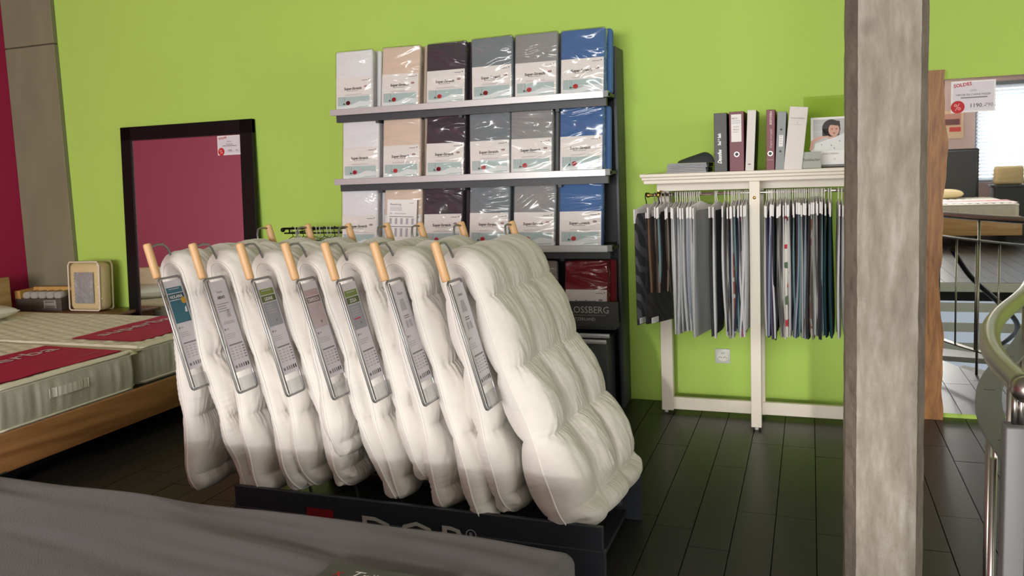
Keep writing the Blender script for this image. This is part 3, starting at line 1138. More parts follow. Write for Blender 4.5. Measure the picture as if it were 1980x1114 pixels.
# hanging fabric samples ---------------------------------------------------
FM = {
    'darkpattern': pattern_mat('fab_dark_zigzag', (32, 30, 38), (86, 84, 92), 'zigzag', 6),
    'black': pattern_mat('fab_black', (18, 17, 18), (34, 33, 34), 'zigzag', 9),
    'brown': mat('fab_brown', (112, 88, 70), 0.9), 'tealgrey': mat('fab_tealgrey', (120, 146, 152), 0.9),
    'darkbrown': mat('fab_darkbrown', (62, 52, 46), 0.9), 'taupe': mat('fab_taupe', (120, 110, 100), 0.9),
    'pale': mat('fab_pale', (190, 192, 194), 0.9, sheen=0.2), 'silver': mat('fab_silver', (166, 170, 174), 0.7, var=(18, (196, 198, 202), 2.0)),
    'bluegrey': mat('fab_bluegrey', (146, 156, 172), 0.9), 'mid': mat('fab_midgrey', (166, 168, 166), 0.9),
    'white': mat('fab_white', (214, 214, 216), 0.9), 'charcoal': mat('fab_charcoal', (52, 53, 58), 0.9),
    'navy': mat('fab_navy', (42, 48, 68), 0.9), 'teal': mat('fab_teal', (26, 62, 70), 0.9),
    'aqua': mat('fab_aqua', (110, 136, 142), 0.9), 'purple': mat('fab_purple', (84, 76, 104), 0.9),
    'floral': pattern_mat('fab_floral', (226, 222, 214), (196, 60, 62), 'floral', 13, (90, 120, 84)),
    'darkfloral': pattern_mat('fab_darkfloral', (40, 40, 50), (150, 84, 112), 'floral', 12, (206, 176, 56)),
    'stripe': pattern_mat('fab_stripe', (160, 158, 152), (70, 66, 66), 'stripe', 40),
    'rust': pattern_mat('fab_rust', (150, 86, 66), (190, 186, 180), 'floral', 16),
    'rose': pattern_mat('fab_rose', (196, 198, 200), (176, 116, 108), 'floral', 7),
    'leaf': pattern_mat('fab_leaf', (206, 206, 200), (104, 62, 84), 'floral', 12, (128, 150, 124)),
}
FN = {'darkpattern': 'dark zigzag-patterned', 'black': 'black woven', 'brown': 'brown', 'tealgrey': 'pale teal', 'darkbrown': 'dark brown',
      'taupe': 'taupe', 'pale': 'pale grey', 'silver': 'silvery mottled', 'bluegrey': 'blue-grey', 'mid': 'mid-grey', 'white': 'white',
      'charcoal': 'charcoal', 'navy': 'navy', 'teal': 'dark teal', 'aqua': 'grey-green', 'purple': 'muted purple', 'floral': 'red floral',
      'darkfloral': 'dark floral', 'stripe': 'grey striped', 'rust': 'rust-patterned', 'rose': 'rose-splashed grey', 'leaf': 'leaf-patterned'}
RODY, RODZ = 4.42, 1.246
YF = 4.275
hook_m = mat('hook_white', (224, 222, 216), 0.4)
_hook = None


def fabric_sample(X, key, label, zb=0.53, head_h=0.036, yaw=0.0, thick=0.012, seed=0, zh=1.185, wide=0.27, hook_c=None):
    global _hook
    t = thing('fabric_sample', label, 'fabric sample', (X, RODY, RODZ), (0, 0, yaw), 'fabric samples on the white rack')
    if _hook is None:
        pts = []
        for k in range(9):
            a = -0.35 + k * (PI + 0.5) / 8
            pts.append((0, -0.0125 * math.cos(a), 0.0125 * math.sin(a)))
        # hook over the rod, then a slanting stem down to the header
        pts = [(0, 0.0125 * math.cos(a), 0.0125 * math.sin(a)) for a in np.linspace(-0.3, PI, 9)]
        pts += [(0, -0.0125, -0.012), (0, -0.004, -0.03), (0, 0.0, -0.055)]
        _hook = MB().tube(pts, 0.0027, 6)
    _hook.build('hook', hook_c or hook_m, t)
    zt = zh - RODZ
    y0 = YF - RODY
    hd = MB()
    hd.box(-0.0035, 0.0035, y0, y0 + wide, zt - head_h, zt, bev=0.0012, seg=1)
    sh = [(y0 + 0.03, zt), (y0 + wide - 0.03, zt), (0.012, zt + 0.022), (-0.012, zt + 0.022)]
    hd.add([(-0.002, a, b) for a, b in sh] + [(0.002, a, b) for a, b in sh], [(3, 2, 1, 0), (4, 5, 6, 7), (0, 1, 5, 4), (1, 2, 6, 5), (2, 3, 7, 6), (3, 0, 4, 7)])
    hd.build('header', M_PAPER, t)
    # folded cloth: closed thin sleeve with soft waves
    nz, ny = 26, 18
    rs = random.Random(seed)
    a1, p1, a2, p2 = rs.uniform(0.004, 0.010), rs.uniform(0, 6), rs.uniform(-0.015, 0.015), rs.uniform(0, 6)
    P = np.zeros((nz, 2 * ny + 1, 3))
    L = (zt - 0.024) - (zb - RODZ)
    for i in range(nz):
        f = i / (nz - 1)
        z = zt - 0.024 - f * L
        th = thick * (0.55 + 0.75 * min(1, f * 3)) * (1.0 - 0.25 * max(0, f - 0.85) / 0.15)
        for j in range(2 * ny + 1):
            s = j / (2 * ny) * 2 * PI
            yy = y0 + 0.006 + (wide - 0.012) * (0.5 - 0.5 * math.cos(s))
            side = math.copysign(abs(math.sin(s)) ** 0.45, math.sin(s))
            xo = side * th / 2
            wv = a1 * f * math.sin(3.2 * f + p1 + (yy - y0) * 9) + a2 * f * f + 0.003 * f * math.sin(26 * (yy - y0) + p2)
            P[i, j] = (xo + wv, yy + 0.012 * f * math.sin(p2 + 2 * f), z + 0.005 * math.sin(p1 + 8 * (yy - y0)) * f)
    mb = MB().grid(P)
    mb.add(P[-1, :-1].tolist(), [tuple(range(2 * ny))])
    mb.build('cloth', FM[key], t)
    return t


LEFTBAY = [(-0.7887, 'brown'), (-0.7709, 'taupe'), (-0.7536, 'tealgrey'), (-0.7330, 'darkbrown'), (-0.7105, 'taupe'), (-0.6962, 'darkbrown'), (-0.6778, 'pale'), (-0.6677, 'white'), (-0.6535, 'silver'), (-0.6413, 'mid'), (-0.6292, 'silver'), (-0.6191, 'pale'),
           (-0.6070, 'white'), (-0.5970, 'bluegrey'), (-0.5869, 'pale'), (-0.5769, 'rose'), (-0.5649, 'pale'), (-0.5509, 'mid'), (-0.4717, 'white'), (-0.4619, 'charcoal'), (-0.4227, 'white'), (-0.4051, 'stripe'), (-0.3896, 'navy'), (-0.3810, 'rust'),
           (-0.3721, 'pale'), (-0.3605, 'aqua'), (-0.3528, 'navy'), (-0.3451, 'white'), (-0.3354, 'darkfloral'), (-0.3231, 'pale'), (-0.3154, 'white'), (-0.3078, 'pale')]
RIGHTBAY = [(-0.2135, 'pale'), (-0.2041, 'purple'), (-0.1977, 'bluegrey'), (-0.1909, 'purple'), (-0.1846, 'white'), (-0.1759, 'charcoal'), (-0.1639, 'charcoal'), (-0.1580, 'stripe'), (-0.1498, 'stripe'), (-0.1404, 'mid'), (-0.1330, 'white'), (-0.1244, 'floral'),
            (-0.1163, 'floral'), (-0.1081, 'leaf'), (-0.0992, 'pale'), (-0.0885, 'charcoal'), (-0.0774, 'aqua'), (-0.0701, 'charcoal'), (-0.0620, 'bluegrey'), (-0.0535, 'aqua'), (-0.0462, 'mid'), (-0.0381, 'navy'), (-0.0297, 'bluegrey'), (-0.0206, 'stripe'), (-0.0096, 'charcoal'), (-0.0002, 'rust'),
            (0.0078, 'stripe'), (0.0158, 'mid'), (0.0231, 'pale'), (0.0303, 'stripe'), (0.0383, 'charcoal'), (0.0484, 'navy'), (0.0556, 'aqua'), (0.0646, 'teal'), (0.0826, 'teal'), (0.0951, 'teal'), (0.1290, 'white'), (0.1450, 'pale'), (0.1592, 'white')]
rs = random.Random(5)
nL = len(LEFTBAY)
for i, (q, key) in enumerate(LEFTBAY):
    X = q
    k = nL - i
    short = i < 6
    fabric_sample(X, key, '%s hanging fabric sample, %s hanger left of the rack\'s centre post' % (FN[key], ORD[k - 1]), 0.74 if short else 0.52 + rs.uniform(-0.015, 0.02), 0.058,
                  rs.uniform(-0.05, 0.05) + {17: -0.30, 19: -0.22, 0: -0.12, 3: -0.12, 5: -0.15, 15: -0.1}.get(i, 0), 0.014 if key != 'mid' else 0.02, i, 1.185 + rs.uniform(-0.006, 0.006), hook_c=M_WIRE if short else None)
for i, (q, key) in enumerate(RIGHTBAY):
    X = q
    fabric_sample(X, key, '%s hanging fabric sample, %s hanger right of the rack\'s centre post' % (FN[key], ORD[i]), 0.515 + rs.uniform(-0.015, 0.02), 0.058, rs.uniform(-0.05, 0.05), 0.0125, 100 + i, 1.188 + rs.uniform(-0.01, 0.012))
# two broad dark samples at the rod's end, turned to the front
for (xa, key, lab, zb, zh, wdt, hh, yw) in ((-0.835, 'darkpattern', 'dark zigzag-patterned woven sample turned frontwards at the far end of the rod', 0.553, 1.178, 0.27, 0.075, -0.42),
                                            (-0.765, 'black', 'black diamond-woven sample hanging lowest beside the zigzag-patterned one', 0.556, 1.16, 0.27, 0.03, -0.40)):
    t = fabric_sample(xa + (0.0), key, lab, zb, hh, 0.0, 0.016, 77 if key == 'black' else 78, zh, wdt, hook_c=M_BLACK)
    t.rotation_euler.z = -0.30 if key == 'darkpattern' else -0.36
    lb = box_obj('woven_label', (0.010, 0.0125, YF - RODY + 0.02, YF - RODY + 0.09, zb - RODZ + 0.01, zb - RODZ + 0.04), M_PAPER, t)
    p = Print(Matrix.Translation((0.0128, YF - RODY + 0.02, zb - RODZ)) @ Matrix.Rotation(PI / 2, 4, 'Z') @ Matrix.Rotation(PI / 2, 4, 'X'))
    p.lines(0, 0.006, 0.032, 0.06, 3, 0.007, 0.002)
    p.build('print', [M_INKG], lb)

# power socket on the wall below the samples
t = thing('power_socket', 'white triple power socket on the green wall under the hanging samples', 'socket', (-0.482, WY, 0.288))
box_obj('plate', (-0.043, 0.043, -0.012, 0, -0.043, 0.043), mat('socket_plate', (206, 206, 200), 0.4), t, bev=0.003)
p = Print(Matrix.Translation((0, -0.0125, 0)) @ Matrix.Rotation(PI / 2, 4, 'X'))
p.disc(0, 0, 0, 0.030, w=1, n=28)
for a in (PI / 2, PI / 2 + 2.09, PI / 2 - 2.09):
    cx, cy = 0.016 * math.cos(a), 0.016 * math.sin(a)
    for dx, dy in ((-0.007, 0.0), (0.007, 0.0), (0, 0.0045)):
        p.disc(1, cx + dx, cy + dy, 0.0024, w=2, n=8)
p.build('outlet_face', [mat('socket_face', (226, 224, 216), 0.4), M_INK], t)

# ------------------------------------------------------------------ things on the white rack's top shelf
ZT = 1.3605


def ring_hole(t, x, z, r, y):
    MB().tube([(x, y, z), (x, y + 0.004, z)], r, 20).build('finger_ring', M_STEEL, t)
    MB().tube([(x, y - 0.0006, z), (x, y + 0.003, z)], r * 0.72, 20).build('finger_hole', M_BLACK, t)


def binder(X, w, h, color, label, tilt=0.0, d=0.285, side=None, rough=0.45):
    t = thing('ring_binder', label, 'binder', (X, 4.345, ZT), (0, tilt, 0), 'binders on the white rack')
    cm = mat('binder_' + color, {'black': (44, 44, 46), 'maroon': (104, 20, 44), 'white': (212, 208, 202), 'grey': (134, 138, 142), 'darkmaroon': (112, 30, 48), 'pale': (216, 210, 204)}[color], rough)
    sm = side or cm
    box_obj('spine', (0, w, 0, 0.004, 0, h), cm, t, bev=0.0015, seg=1)
    box_obj('cover', (0, 0.003, 0.003, d, 0, h), sm, t)
    box_obj('cover', (w - 0.003, w, 0.003, d, 0, h), sm, t)
    box_obj('pages', (0.005, w - 0.005, 0.012, d - 0.02, 0.006, h - 0.02), M_PAPER, t)
    return t


UP = lambda y: Matrix.Translation((0, y, 0)) @ Matrix.Rotation(PI / 2, 4, 'X')
t = binder(-0.466, 0.064, 0.297, 'black', 'black binder lettered in white along its spine, next to the cloth pile', side=mat('binder_side_black', (12, 12, 12), 0.5))
p = Print(UP(-0.0002))
p.text(0, 'Bed & Bath', 0.034, 0.135, 0.021, rot=PI / 2, bold=0.0012, sx=0.62)
p.text(0, 'Daunfee', 0.036, 0.04, 0.026, rot=PI / 2, shear=0.35, bold=0.0012, sx=0.8)
p.build('lettering', [mat('ink_white', (236, 236, 236), 0.6)], t)
t = binder(-0.390, 0.072, 0.30, 'maroon', 'maroon lever-arch binder with a white spine label and finger ring')
box_obj('spine_label', (0.010, 0.060, -0.001, 0, 0.148, 0.286), M_PAPER, t)
p = Print(UP(-0.0012))
p.text(0, 'BICO', 0.014, 0.262, 0.012).lines(1, 0.014, 0.252, 0.055, 2, 0.01, 0.003)
p.lines(1, 0.02, 0.222, 0.05, 1, 0.01, 0.003).text(0, 'Muster', 0.02, 0.207, 0.010).lines(1, 0.016, 0.196, 0.046, 1, 0.01, 0.003)
p.build('print', [M_INK, M_INKL], t)
ring_hole(t, 0.036, 0.085, 0.013, -0.002)
t = binder(-0.313, 0.042, 0.305, 'white', 'white binder with a dark side leaning between the two maroon binders', 0.045, side=mat('binder_side_black', (12, 12, 12), 0.5))
MB().box(0.012, 0.026, -0.0008, 0, 0.03, 0.036).build('print', M_INKG, t)
t = binder(-0.212, 0.041, 0.300, 'darkmaroon', 'slim maroon binder with white spine lettering beside the grey binder', 0.012)
p = Print(UP(-0.0002))
p.text(0, 'BODYLINE', 0.026, 0.226, 0.014, rot=PI / 2, bold=0.0006, sx=0.85)
p.text(0, 'Original und stylish', 0.027, 0.108, 0.014, rot=PI / 2, shear=0.3, sx=0.88)
p.rect(0, 0.004, 0.05, 0.034, 0.0512)
p.disc(0, 0.022, 0.288, 0.004, w=1)
p.build('lettering', [mat('ink_rosewhite', (222, 196, 200), 0.6)], t)
ring_hole(t, 0.02, 0.082, 0.0125, -0.002)
t = binder(-0.168, 0.042, 0.288, 'grey', 'grey ring binder with two spine holes and small white label', 0.045)
box_obj('spine_label', (0.012, 0.032, -0.001, 0, 0.115, 0.172), M_PAPER, t)
p = Print(UP(-0.0012))
p.lines(0, 0.016, 0.165, 0.028, 4, 0.012, 0.003)
p.build('print', [M_INKL], t)
for z in (0.092, 0.2):
    MB().tube([(0.021, -0.001, z), (0.021, 0.002, z)], 0.0055, 12).build('finger_hole', M_BLACK, t)
t = binder(-0.128, 0.086, 0.312, 'pale', 'broad white binder leaning right behind the grey script sign', 0.10)
p = Print(UP(-0.0002))
p.text(0, 'SCHLOSSBERG', 0.043, 0.252, 0.0105, align='CENTER').rect(1, 0.01, 0.243, 0.076, 0.244)
p.disc(1, 0.043, 0.235, 0.003).text(1, 'SWITZERLAND', 0.043, 0.222, 0.008, align='CENTER')
p.build('lettering', [M_INKG, M_INKL], t)
# acrylic stand panel behind
t = thing('acrylic_panel', 'clear acrylic display panel standing behind the photo card on the white rack', 'display panel', (0.19, 4.66, ZT))
box_obj('panel', (-0.225, 0.12, 0, 0.005, 0, 0.372), film_mat('acrylic_tint', 0.0, 0.1, None, (240, 242, 226)), t)
box_obj('base', (-0.225, 0.12, -0.03, 0.03, 0, 0.006), M_CLEAR, t)
# script sign
t = thing('script_sign', 'small grey sign with black script lettering in front of the white binder', 'sign', (-0.035, 4.362, ZT + 0.001), (-0.12, 0, 0))
box_obj('plate', (-0.084, 0.084, 0, 0.004, 0, 0.082), mat('sign_grey', (164, 168, 160), 0.5), t, bev=0.001, seg=1)
box_obj('foot', (-0.05, 0.05, 0.004, 0.03, 0, 0.004), mat('sign_grey', (164, 168, 160), 0.5), t)
p = Print(UP(-0.0002))
p.text(0, 'Christian Fischbacher', 0, 0.036, 0.0195, shear=0.4, align='CENTER', sx=0.92)
p.build('lettering', [M_INK], t)
# photo card of a dark-haired woman in a white quilt
t = thing('photo_card', 'white-framed photo card of a dark-haired woman wrapped in white, beside the script sign', 'picture', (0.115, 4.50, ZT + 0.012), (-0.10, 0, 0))
box_obj('card', (-0.115, 0.135, 0, 0.006, 0, 0.245), M_PAPER, t, bev=0.001, seg=1)
box_obj('stand_shelf', (-0.115, 0.135, -0.03, 0.03, -0.011, 0.0), mat('stand_grey', (110, 108, 106), 0.5), t)
p = Print(UP(-0.0002))
p.rect(0, -0.103, 0.075, 0.125, 0.234)
for k in range(4):
    p.rect(1, -0.103, 0.10 + k * 0.035, 0.02, 0.103 + k * 0.035, 2)
_M0 = p.M
p.M = _M0 @ Matrix.Translation((-0.062, 0, 0))
p.disc(2, 0.045, 0.188, 0.043, 0.044, 3, 24)
p.poly(2, [(0.003, 0.185), (0.003, 0.150), (0.03, 0.142), (0.082, 0.150), (0.09, 0.185)], 3)
p.disc(3, 0.058, 0.178, 0.026, 0.033, 4, 24)
p.poly(2, [(0.02, 0.205), (0.05, 0.203), (0.088, 0.197), (0.085, 0.222), (0.04, 0.23)], 5)
p.poly(3, [(0.035, 0.15), (0.07, 0.152), (0.066, 0.13), (0.03, 0.128)], 3)
for dx in (-0.009, 0.012):
    p.disc(2, 0.058 + dx, 0.182, 0.0045, 0.0022, 6, 10)
p.poly(3, [(0.0575, 0.181), (0.062, 0.170), (0.056, 0.170)], 6)
p.disc(5, 0.059, 0.161, 0.006, 0.0028, 6, 10)
p.poly(3, [(-0.06, 0.078), (-0.045, 0.078), (-0.035, 0.118), (0.005, 0.138), (0.04, 0.142), (0.03, 0.15), (-0.02, 0.145), (-0.052, 0.125)], 4)
p.poly(4, [(-0.04, 0.076), (-0.03, 0.112), (0.02, 0.128), (0.07, 0.142), (0.186, 0.20), (0.186, 0.076)], 5)
for x, y in ((0.0, 0.105), (0.045, 0.1), (0.085, 0.12), (0.06, 0.085)):
    p.disc(6, x, y, 0.003, w=6, n=8)
p.M = _M0
p.text(6, 'SCHLOSSBERG', -0.02, 0.054, 0.012, 1, align='CENTER')
p.disc(6, 0.0, 0.03, 0.005, w=1, r0=0.004)
p.build('print', [mat('photo_grey', (186, 184, 186), 0.5), mat('photo_grey2', (204, 202, 204), 0.5), mat('photo_hair', (44, 34, 34), 0.5), mat('photo_skin', (206, 160, 142), 0.5), mat('photo_quilt', (220, 222, 222), 0.5), mat('photo_lips', (168, 70, 70), 0.5), M_INKG], t)
# pile of folded textiles
for k, (z, h, dx) in enumerate(((0.0, 0.026, 0.0), (0.0265, 0.024, 0.004))):
    o = thing('folded_cloth', ['bottom pale grey folded cloth of the pile beside the black binder', 'upper pale grey folded cloth of the pile beside the black binder'][k], 'cloth', (-0.612 + dx, 4.46, ZT + z), (0, 0, 0), 'folded cloths on the white rack')
    mb = MB()
    for q in range(3):
        mb.box(-0.105 + 0.003 * q, 0.105 - 0.002 * q, -0.11 + 0.004 * (q % 2), 0.11, q * h / 3, (q + 1) * h / 3 - 0.0008, bev=0.0025, seg=2)
    mb.build('layers', mat('cloth_palegrey', (168, 170, 174), 0.9), o)
    box_obj('end_band', (0.106, 0.112, -0.108, 0.1, 0.002, h - 0.002), mat('cloth_dark', (56, 60, 62), 0.85), o)


def crumpled():
    n, m = 26, 26
    u, v = np.meshgrid(np.linspace(-1, 1, n), np.linspace(-1, 1, m), indexing='ij')
    r = np.maximum(np.abs(u), np.abs(v))
    hgt = np.clip(1 - r ** 3, 0, 1) ** 0.6 * (0.036 + 0.026 * np.clip(u + 0.2, -0.5, 1)) + 0.008 * vnoise(u, v, 2.4, 3) * (1 - r)
    X = 0.088 * u * (1 + 0.06 * vnoise(u, v, 1.5, 8))
    Y = 0.085 * v
    P = np.stack([X, Y, np.maximum(hgt, 0)], -1)
    t = thing('napkin', 'crumpled dark grey cloth lying on top of the pale folded pile', 'cloth', (-0.575, 4.455, ZT + 0.0512), (0, 0, 0.25))
    MB().grid(P, flip=False).build('cloth', mat('cloth_dark', (56, 60, 62), 0.85), t)


crumpled()

# ------------------------------------------------------------------ duvet display: base, swinging hangers, duvets
DX0, DX1, DY0, DY1, DH = -2.085, -0.636, 2.48, 3.13, 0.25
t = thing('duvet_rack', 'charcoal duvet display base with lettered front board holding the hanging duvets', 'rack', ((DX0 + DX1) / 2, (DY0 + DY1) / 2, 0))
w, d = (DX1 - DX0) / 2, (DY1 - DY0) / 2
brd = mat('board_dark', (40, 44, 50), 0.42)
fb = box_obj('front_board', (-w, w, -d - 0.0, -d + 0.018, 0.0, DH), brd, t, bev=0.002, seg=1)
box_obj('plinth', (-w - 0.006, w + 0.006, -d - 0.004, -d + 0.022, 0.0, 0.17), brd, t, bev=0.002, seg=1)
box_obj('rear_board', (-w, w, d - 0.018, d, 0.0, DH), brd, t, bev=0.002, seg=1)
box_obj('base_plate', (-w + 0.01, w - 0.06, -d + 0.025, d - 0.025, 0.02, 0.04), brd, t)
for y in (-d + 0.14, d - 0.14):
    MB().tube([(-w + 0.02, y, 0.12), (w - 0.05, y, 0.12)], 0.014, 12).build('pivot_bar', M_CHAR, t)
p = Print(UP(-d - 0.0045))
p.text(0, 'DOR', -0.18, 0.077, 0.172, bold=-0.0004, sx=1.17)
p.disc(0, 0.262, 0.172, 0.02, w=1, n=24, r0=0.0168)
p.text(0, 'R', 0.262, 0.163, 0.025, align='CENTER')
p.build('lettering', [mat('letter_silver', (172, 172, 164), 0.5)], fb)
Print(UP(-d - 0.0045)).rect(0, -0.40, 0.10, -0.285, 0.2).build('red_logo', [mat('logo_red', (120, 8, 18), 0.6)], fb)

HX = [-2.333, -2.123, -1.913, -1.723, -1.562, -1.371, -1.147]
LEAN = 0.285
CARDS = [('NOLANA', (46, 104, 122)), ('ARVO', None), ('UDINE', (118, 138, 58)), ('TAPIOCA', (190, 160, 160)), ('ZOLA', (118, 138, 58)), ('Tosca', None), ('Swisa', None)]
CDESC = ['blue-headed', 'plain white', 'green-headed', 'rosy-headed', 'green-headed', 'plain grey-print', 'plain grey-print']
card_print_mats = [M_INK, M_INKG, M_INKL, M_PAPER]


def shear_pt(x, y, z, z_ref=1.19):
    return (x + LEAN * (z_ref - z), y, z)


def hanger(i):
    X = HX[i]
    nm = ORD[i]
    t = thing('duvet_hanger', '%s wire duvet hanger from the oak bed, with wooden handles and %s card' % (nm, CDESC[i]), 'hanger', (X, 2.4, 0), group='duvet hangers')
    S = lambda y, z, dx=0: (LEAN * (1.19 - z) * 1.0 + dx, y, z)
    for nme, y, z0, z1 in (('front_handle', 0.0, 1.062, 1.192), ('rear_handle', 0.74, 1.075, 1.205)):
        mb = MB()
        a, b = Vector(S(y, z1)), Vector(S(y, z0))
        pts = [a + (b - a) * f for f in (0, 0.02, 0.06, 0.5, 0.94, 0.98, 1)]
        mb.tube([q[:] for q in pts], [0.011, 0.0138, 0.0148, 0.0152, 0.0148, 0.0138, 0.011], 18)
        mb.build(nme, M_BEECH, t)
    wire = MB()
    r = 0.0042
    wire.tube([S(0.005, 1.178), S(0.05, 1.184), S(0.078, 1.182), S(0.095, 1.165), S(0.105, 1.12)], r, 10)
    wire.tube([S(0.735, 1.19), S(0.69, 1.196), S(0.662, 1.192), S(0.645, 1.17), S(0.635, 1.12)], r, 10)
    wire.tube([S(0.105, 1.12), S(0.635, 1.12)], r, 8)
    wire.tube([S(0.30, 1.12), S(0.22, 0.13)], r * 1.4, 8)
    wire.tube([S(0.45, 1.12), S(0.55, 0.13)], r * 1.4, 8)
    wire.build('bar', M_WIRE, t)
    # card frame
    z1, z0, y1 = 1.058, 0.640, 0.112
    c = 0.012
    loop = [S(c, z1), S(y1 - c, z1), S(y1 - c * 0.3, z1 - c * 0.3), S(y1, z1 - c), S(y1, z0 + c), S(y1 - c * 0.3, z0 + c * 0.3), S(y1 - c, z0), S(c, z0), S(c * 0.3, z0 + c * 0.3), S(0, z0 + c), S(0, z1 - c), S(c * 0.3, z1 - c * 0.3)]
    cf = MB().tube(loop, 0.0044, 10, closed=True).build('card_frame', M_WIRE, t)
    MB().tube([S(0.012, z1 - 0.006, 0.004), S(0.012, z0 + 0.008, 0.004)], 0.0022, 6).build('clip_rod', M_WIRE, cf)
    # card, in the leaning plane of the frame, readable from the +X side
    a = math.atan(LEAN)
    # local basis: u along +Y, v up the lean, w out to +X
    L = math.sqrt(1 + LEAN * LEAN)
    vdir = Vector((-LEAN / L, 0, 1 / L))
    M = Matrix((Vector((0, 1, 0)), vdir, Vector((0, 1, 0)).cross(vdir))).transposed().to_4x4()
    M.translation = Vector(S(0.012, 1.045, 0.003))
    cw, ch = 0.094, 0.345
    cd = MB().box(0, cw, -ch, 0, -0.0008, 0.0008, M=M).build('price_card', M_CARD, t)
    M2 = M @ Matrix.Translation((0, 0, 0.001))
    p = Print(M2)
    name, hc = CARDS[i]
    rnd = random.Random(i)
    mats = list(card_print_mats)
    if hc:
        mats.append(mat('card_head_%d' % i, hc, 0.5))
        mats.append(mat('card_head_dark_%d' % i, tuple(int(v * 0.72) for v in hc), 0.5))
        body = {0: hc, 2: (150, 152, 160), 3: (196, 176, 180), 4: (150, 152, 158)}[i]
        mats.append(mat('card_body_%d' % i, body, 0.5))
        p.rect(4, 0.008, -0.048, cw - 0.006, -0.026)
        p.rect(5, 0.008, -0.074, cw - 0.006, -0.051)
        p.rect(6, 0.008, -0.165, cw - 0.006, -0.077)
        p.text(3, name, cw / 2, -0.069, 0.0175, 2, align='CENTER', sx=0.9, bold=0.0003)
        p.lines(2, 0.02, -0.034, cw - 0.02, 1, 0.01, 0.003, 2)
        if i == 0:
            mats.append(mat('card_gold', (206, 160, 50), 0.5))
            p.disc(7, cw - 0.016, -0.082, 0.013, w=3)
            p.poly(3, [(cw - 0.024, -0.128), (cw - 0.012, -0.128), (cw - 0.012, -0.105), (cw - 0.02, -0.11)], 2)
        else:
            p.lines(2, 0.018, -0.09, cw - 0.02, 4, 0.009, 0.003, 2, rnd)
            p.disc(1, cw * 0.6, -0.145, 0.005, w=2)
            if i == 4:
                mats.append(M_RED)
                p.rect(7, 0.02, -0.13, 0.06, -0.126, 2)
    else:
        if i == 1:
            p.text(1, 'Duvet', cw / 2, -0.045, 0.012, align='CENTER').text(0, name, cw / 2, -0.068, 0.015, align='CENTER', bold=0.0004)
            p.lines(1, 0.012, -0.088, cw - 0.012, 4, 0.009, 0.0022, 1, rnd)
            p.rect(2, 0.05, -0.14, 0.07, -0.118).rect(1, 0.058, -0.118, 0.064, -0.112)
            p.lines(2, 0.02, -0.158, cw - 0.015, 2, 0.006, 0.003)
        else:
            p.text(1, name, cw * 0.5, -0.04, 0.016, shear=0.3, align='CENTER')
            p.poly(2, [(0.028, -0.095), (0.068, -0.095), (0.06, -0.055), (0.036, -0.055)])
            p.lines(1, 0.03, -0.115, 0.066, 2, 0.007, 0.003)
            p.rect(2, 0.03, -0.155, 0.045, -0.13).rect(2, 0.052, -0.155, 0.072, -0.13)
    p.disc(1, 0.016, -0.183, 0.004)
    p.rect(2, 0.024, -0.186, 0.036, -0.18)
    p.lines(2, 0.012, -0.204, cw - 0.02, 3, 0.007, 0.0022, 1, rnd)
    p.rect(1, 0.012, -0.246, cw - 0.008, -0.241)
    for rr in range(5):
        for cc in range(4):
            p.rect(1 if cc == 3 else 2, 0.014 + cc * 0.021, -0.258 - rr * 0.0105, 0.026 + cc * 0.021, -0.254 - rr * 0.0105)
    p.disc(1, 0.016, -0.326, 0.006)
    for cc in range(5):
        p.rect(0 if cc > 2 else 1, 0.03 + cc * 0.0125, -0.332, 0.036 + cc * 0.0125, -0.318)
    p.build('print', mats, cd)
    # clear pocket at the foot of the frame
    Mp = M.copy()
    Mp.translation = Vector(S(0.008, z0 + 0.004, 0.002))
    pk = MB()
    pk.box(0.004, 0.096, 0.0, 0.05, 0.0, 0.0014, M=Mp)
    pk.box(0.004, 0.096, 0.0, 0.05, 0.014, 0.0154, M=Mp)
    pk.box(0.004, 0.0056, 0.0, 0.05, 0.0, 0.0154, M=Mp)
    pk.box(0.0944, 0.096, 0.0, 0.05, 0.0, 0.0154, M=Mp)
    pk.box(0.004, 0.096, 0.0, 0.0014, 0.0, 0.0154, M=Mp)
    pk.build('clear_pocket', film_mat('pocket_plastic', 0.06, 0.1, None, (248, 249, 250)), t)


for i in range(7):
    hanger(i)


# duvets ----------------------------------------------------------------
def duvet_mat():
    m = mat('down_cover', (218, 213, 205), 0.72, sheen=0.25)
    nt = m.node_tree
    b = nt.nodes['Principled BSDF']
    tc = nt.nodes.new('ShaderNodeTexCoord')
    hs = []
    for sc, ro, st, di in (((1, 5.0, 0.6), (0.35, 0.1, 0.2), 9, 0.5), ((1, 0.5, 3.4), (0.5, 0.3, 0.3), 11, 0.6)):
        mp = nt.nodes.new('ShaderNodeMapping')
        mp.inputs['Scale'].default_value = sc
        mp.inputs['Rotation'].default_value = ro
        nt.links.new(tc.outputs['Object'], mp.inputs[0])
        n = nt.nodes.new('ShaderNodeTexNoise')
        n.inputs['Scale'].default_value = st
        n.inputs['Detail'].default_value = 1.5
        n.inputs['Distortion'].default_value = di
        nt.links.new(mp.outputs[0], n.inputs['Vector'])
        hs.append(n.outputs[0])
    ad = nt.nodes.new('ShaderNodeMath')
    ad.operation = 'ADD'
    nt.links.new(hs[0], ad.inputs[0])
    nt.links.new(hs[1], ad.inputs[1])
    bp = nt.nodes.new('ShaderNodeBump')
    bp.inputs['Strength'].default_value = 0.22
    bp.inputs['Distance'].default_value = 0.012
    nt.links.new(ad.outputs[0], bp.inputs['Height'])
    nt.links.new(bp.outputs[0], b.inputs['Normal'])
    return m


DUV = duvet_mat()


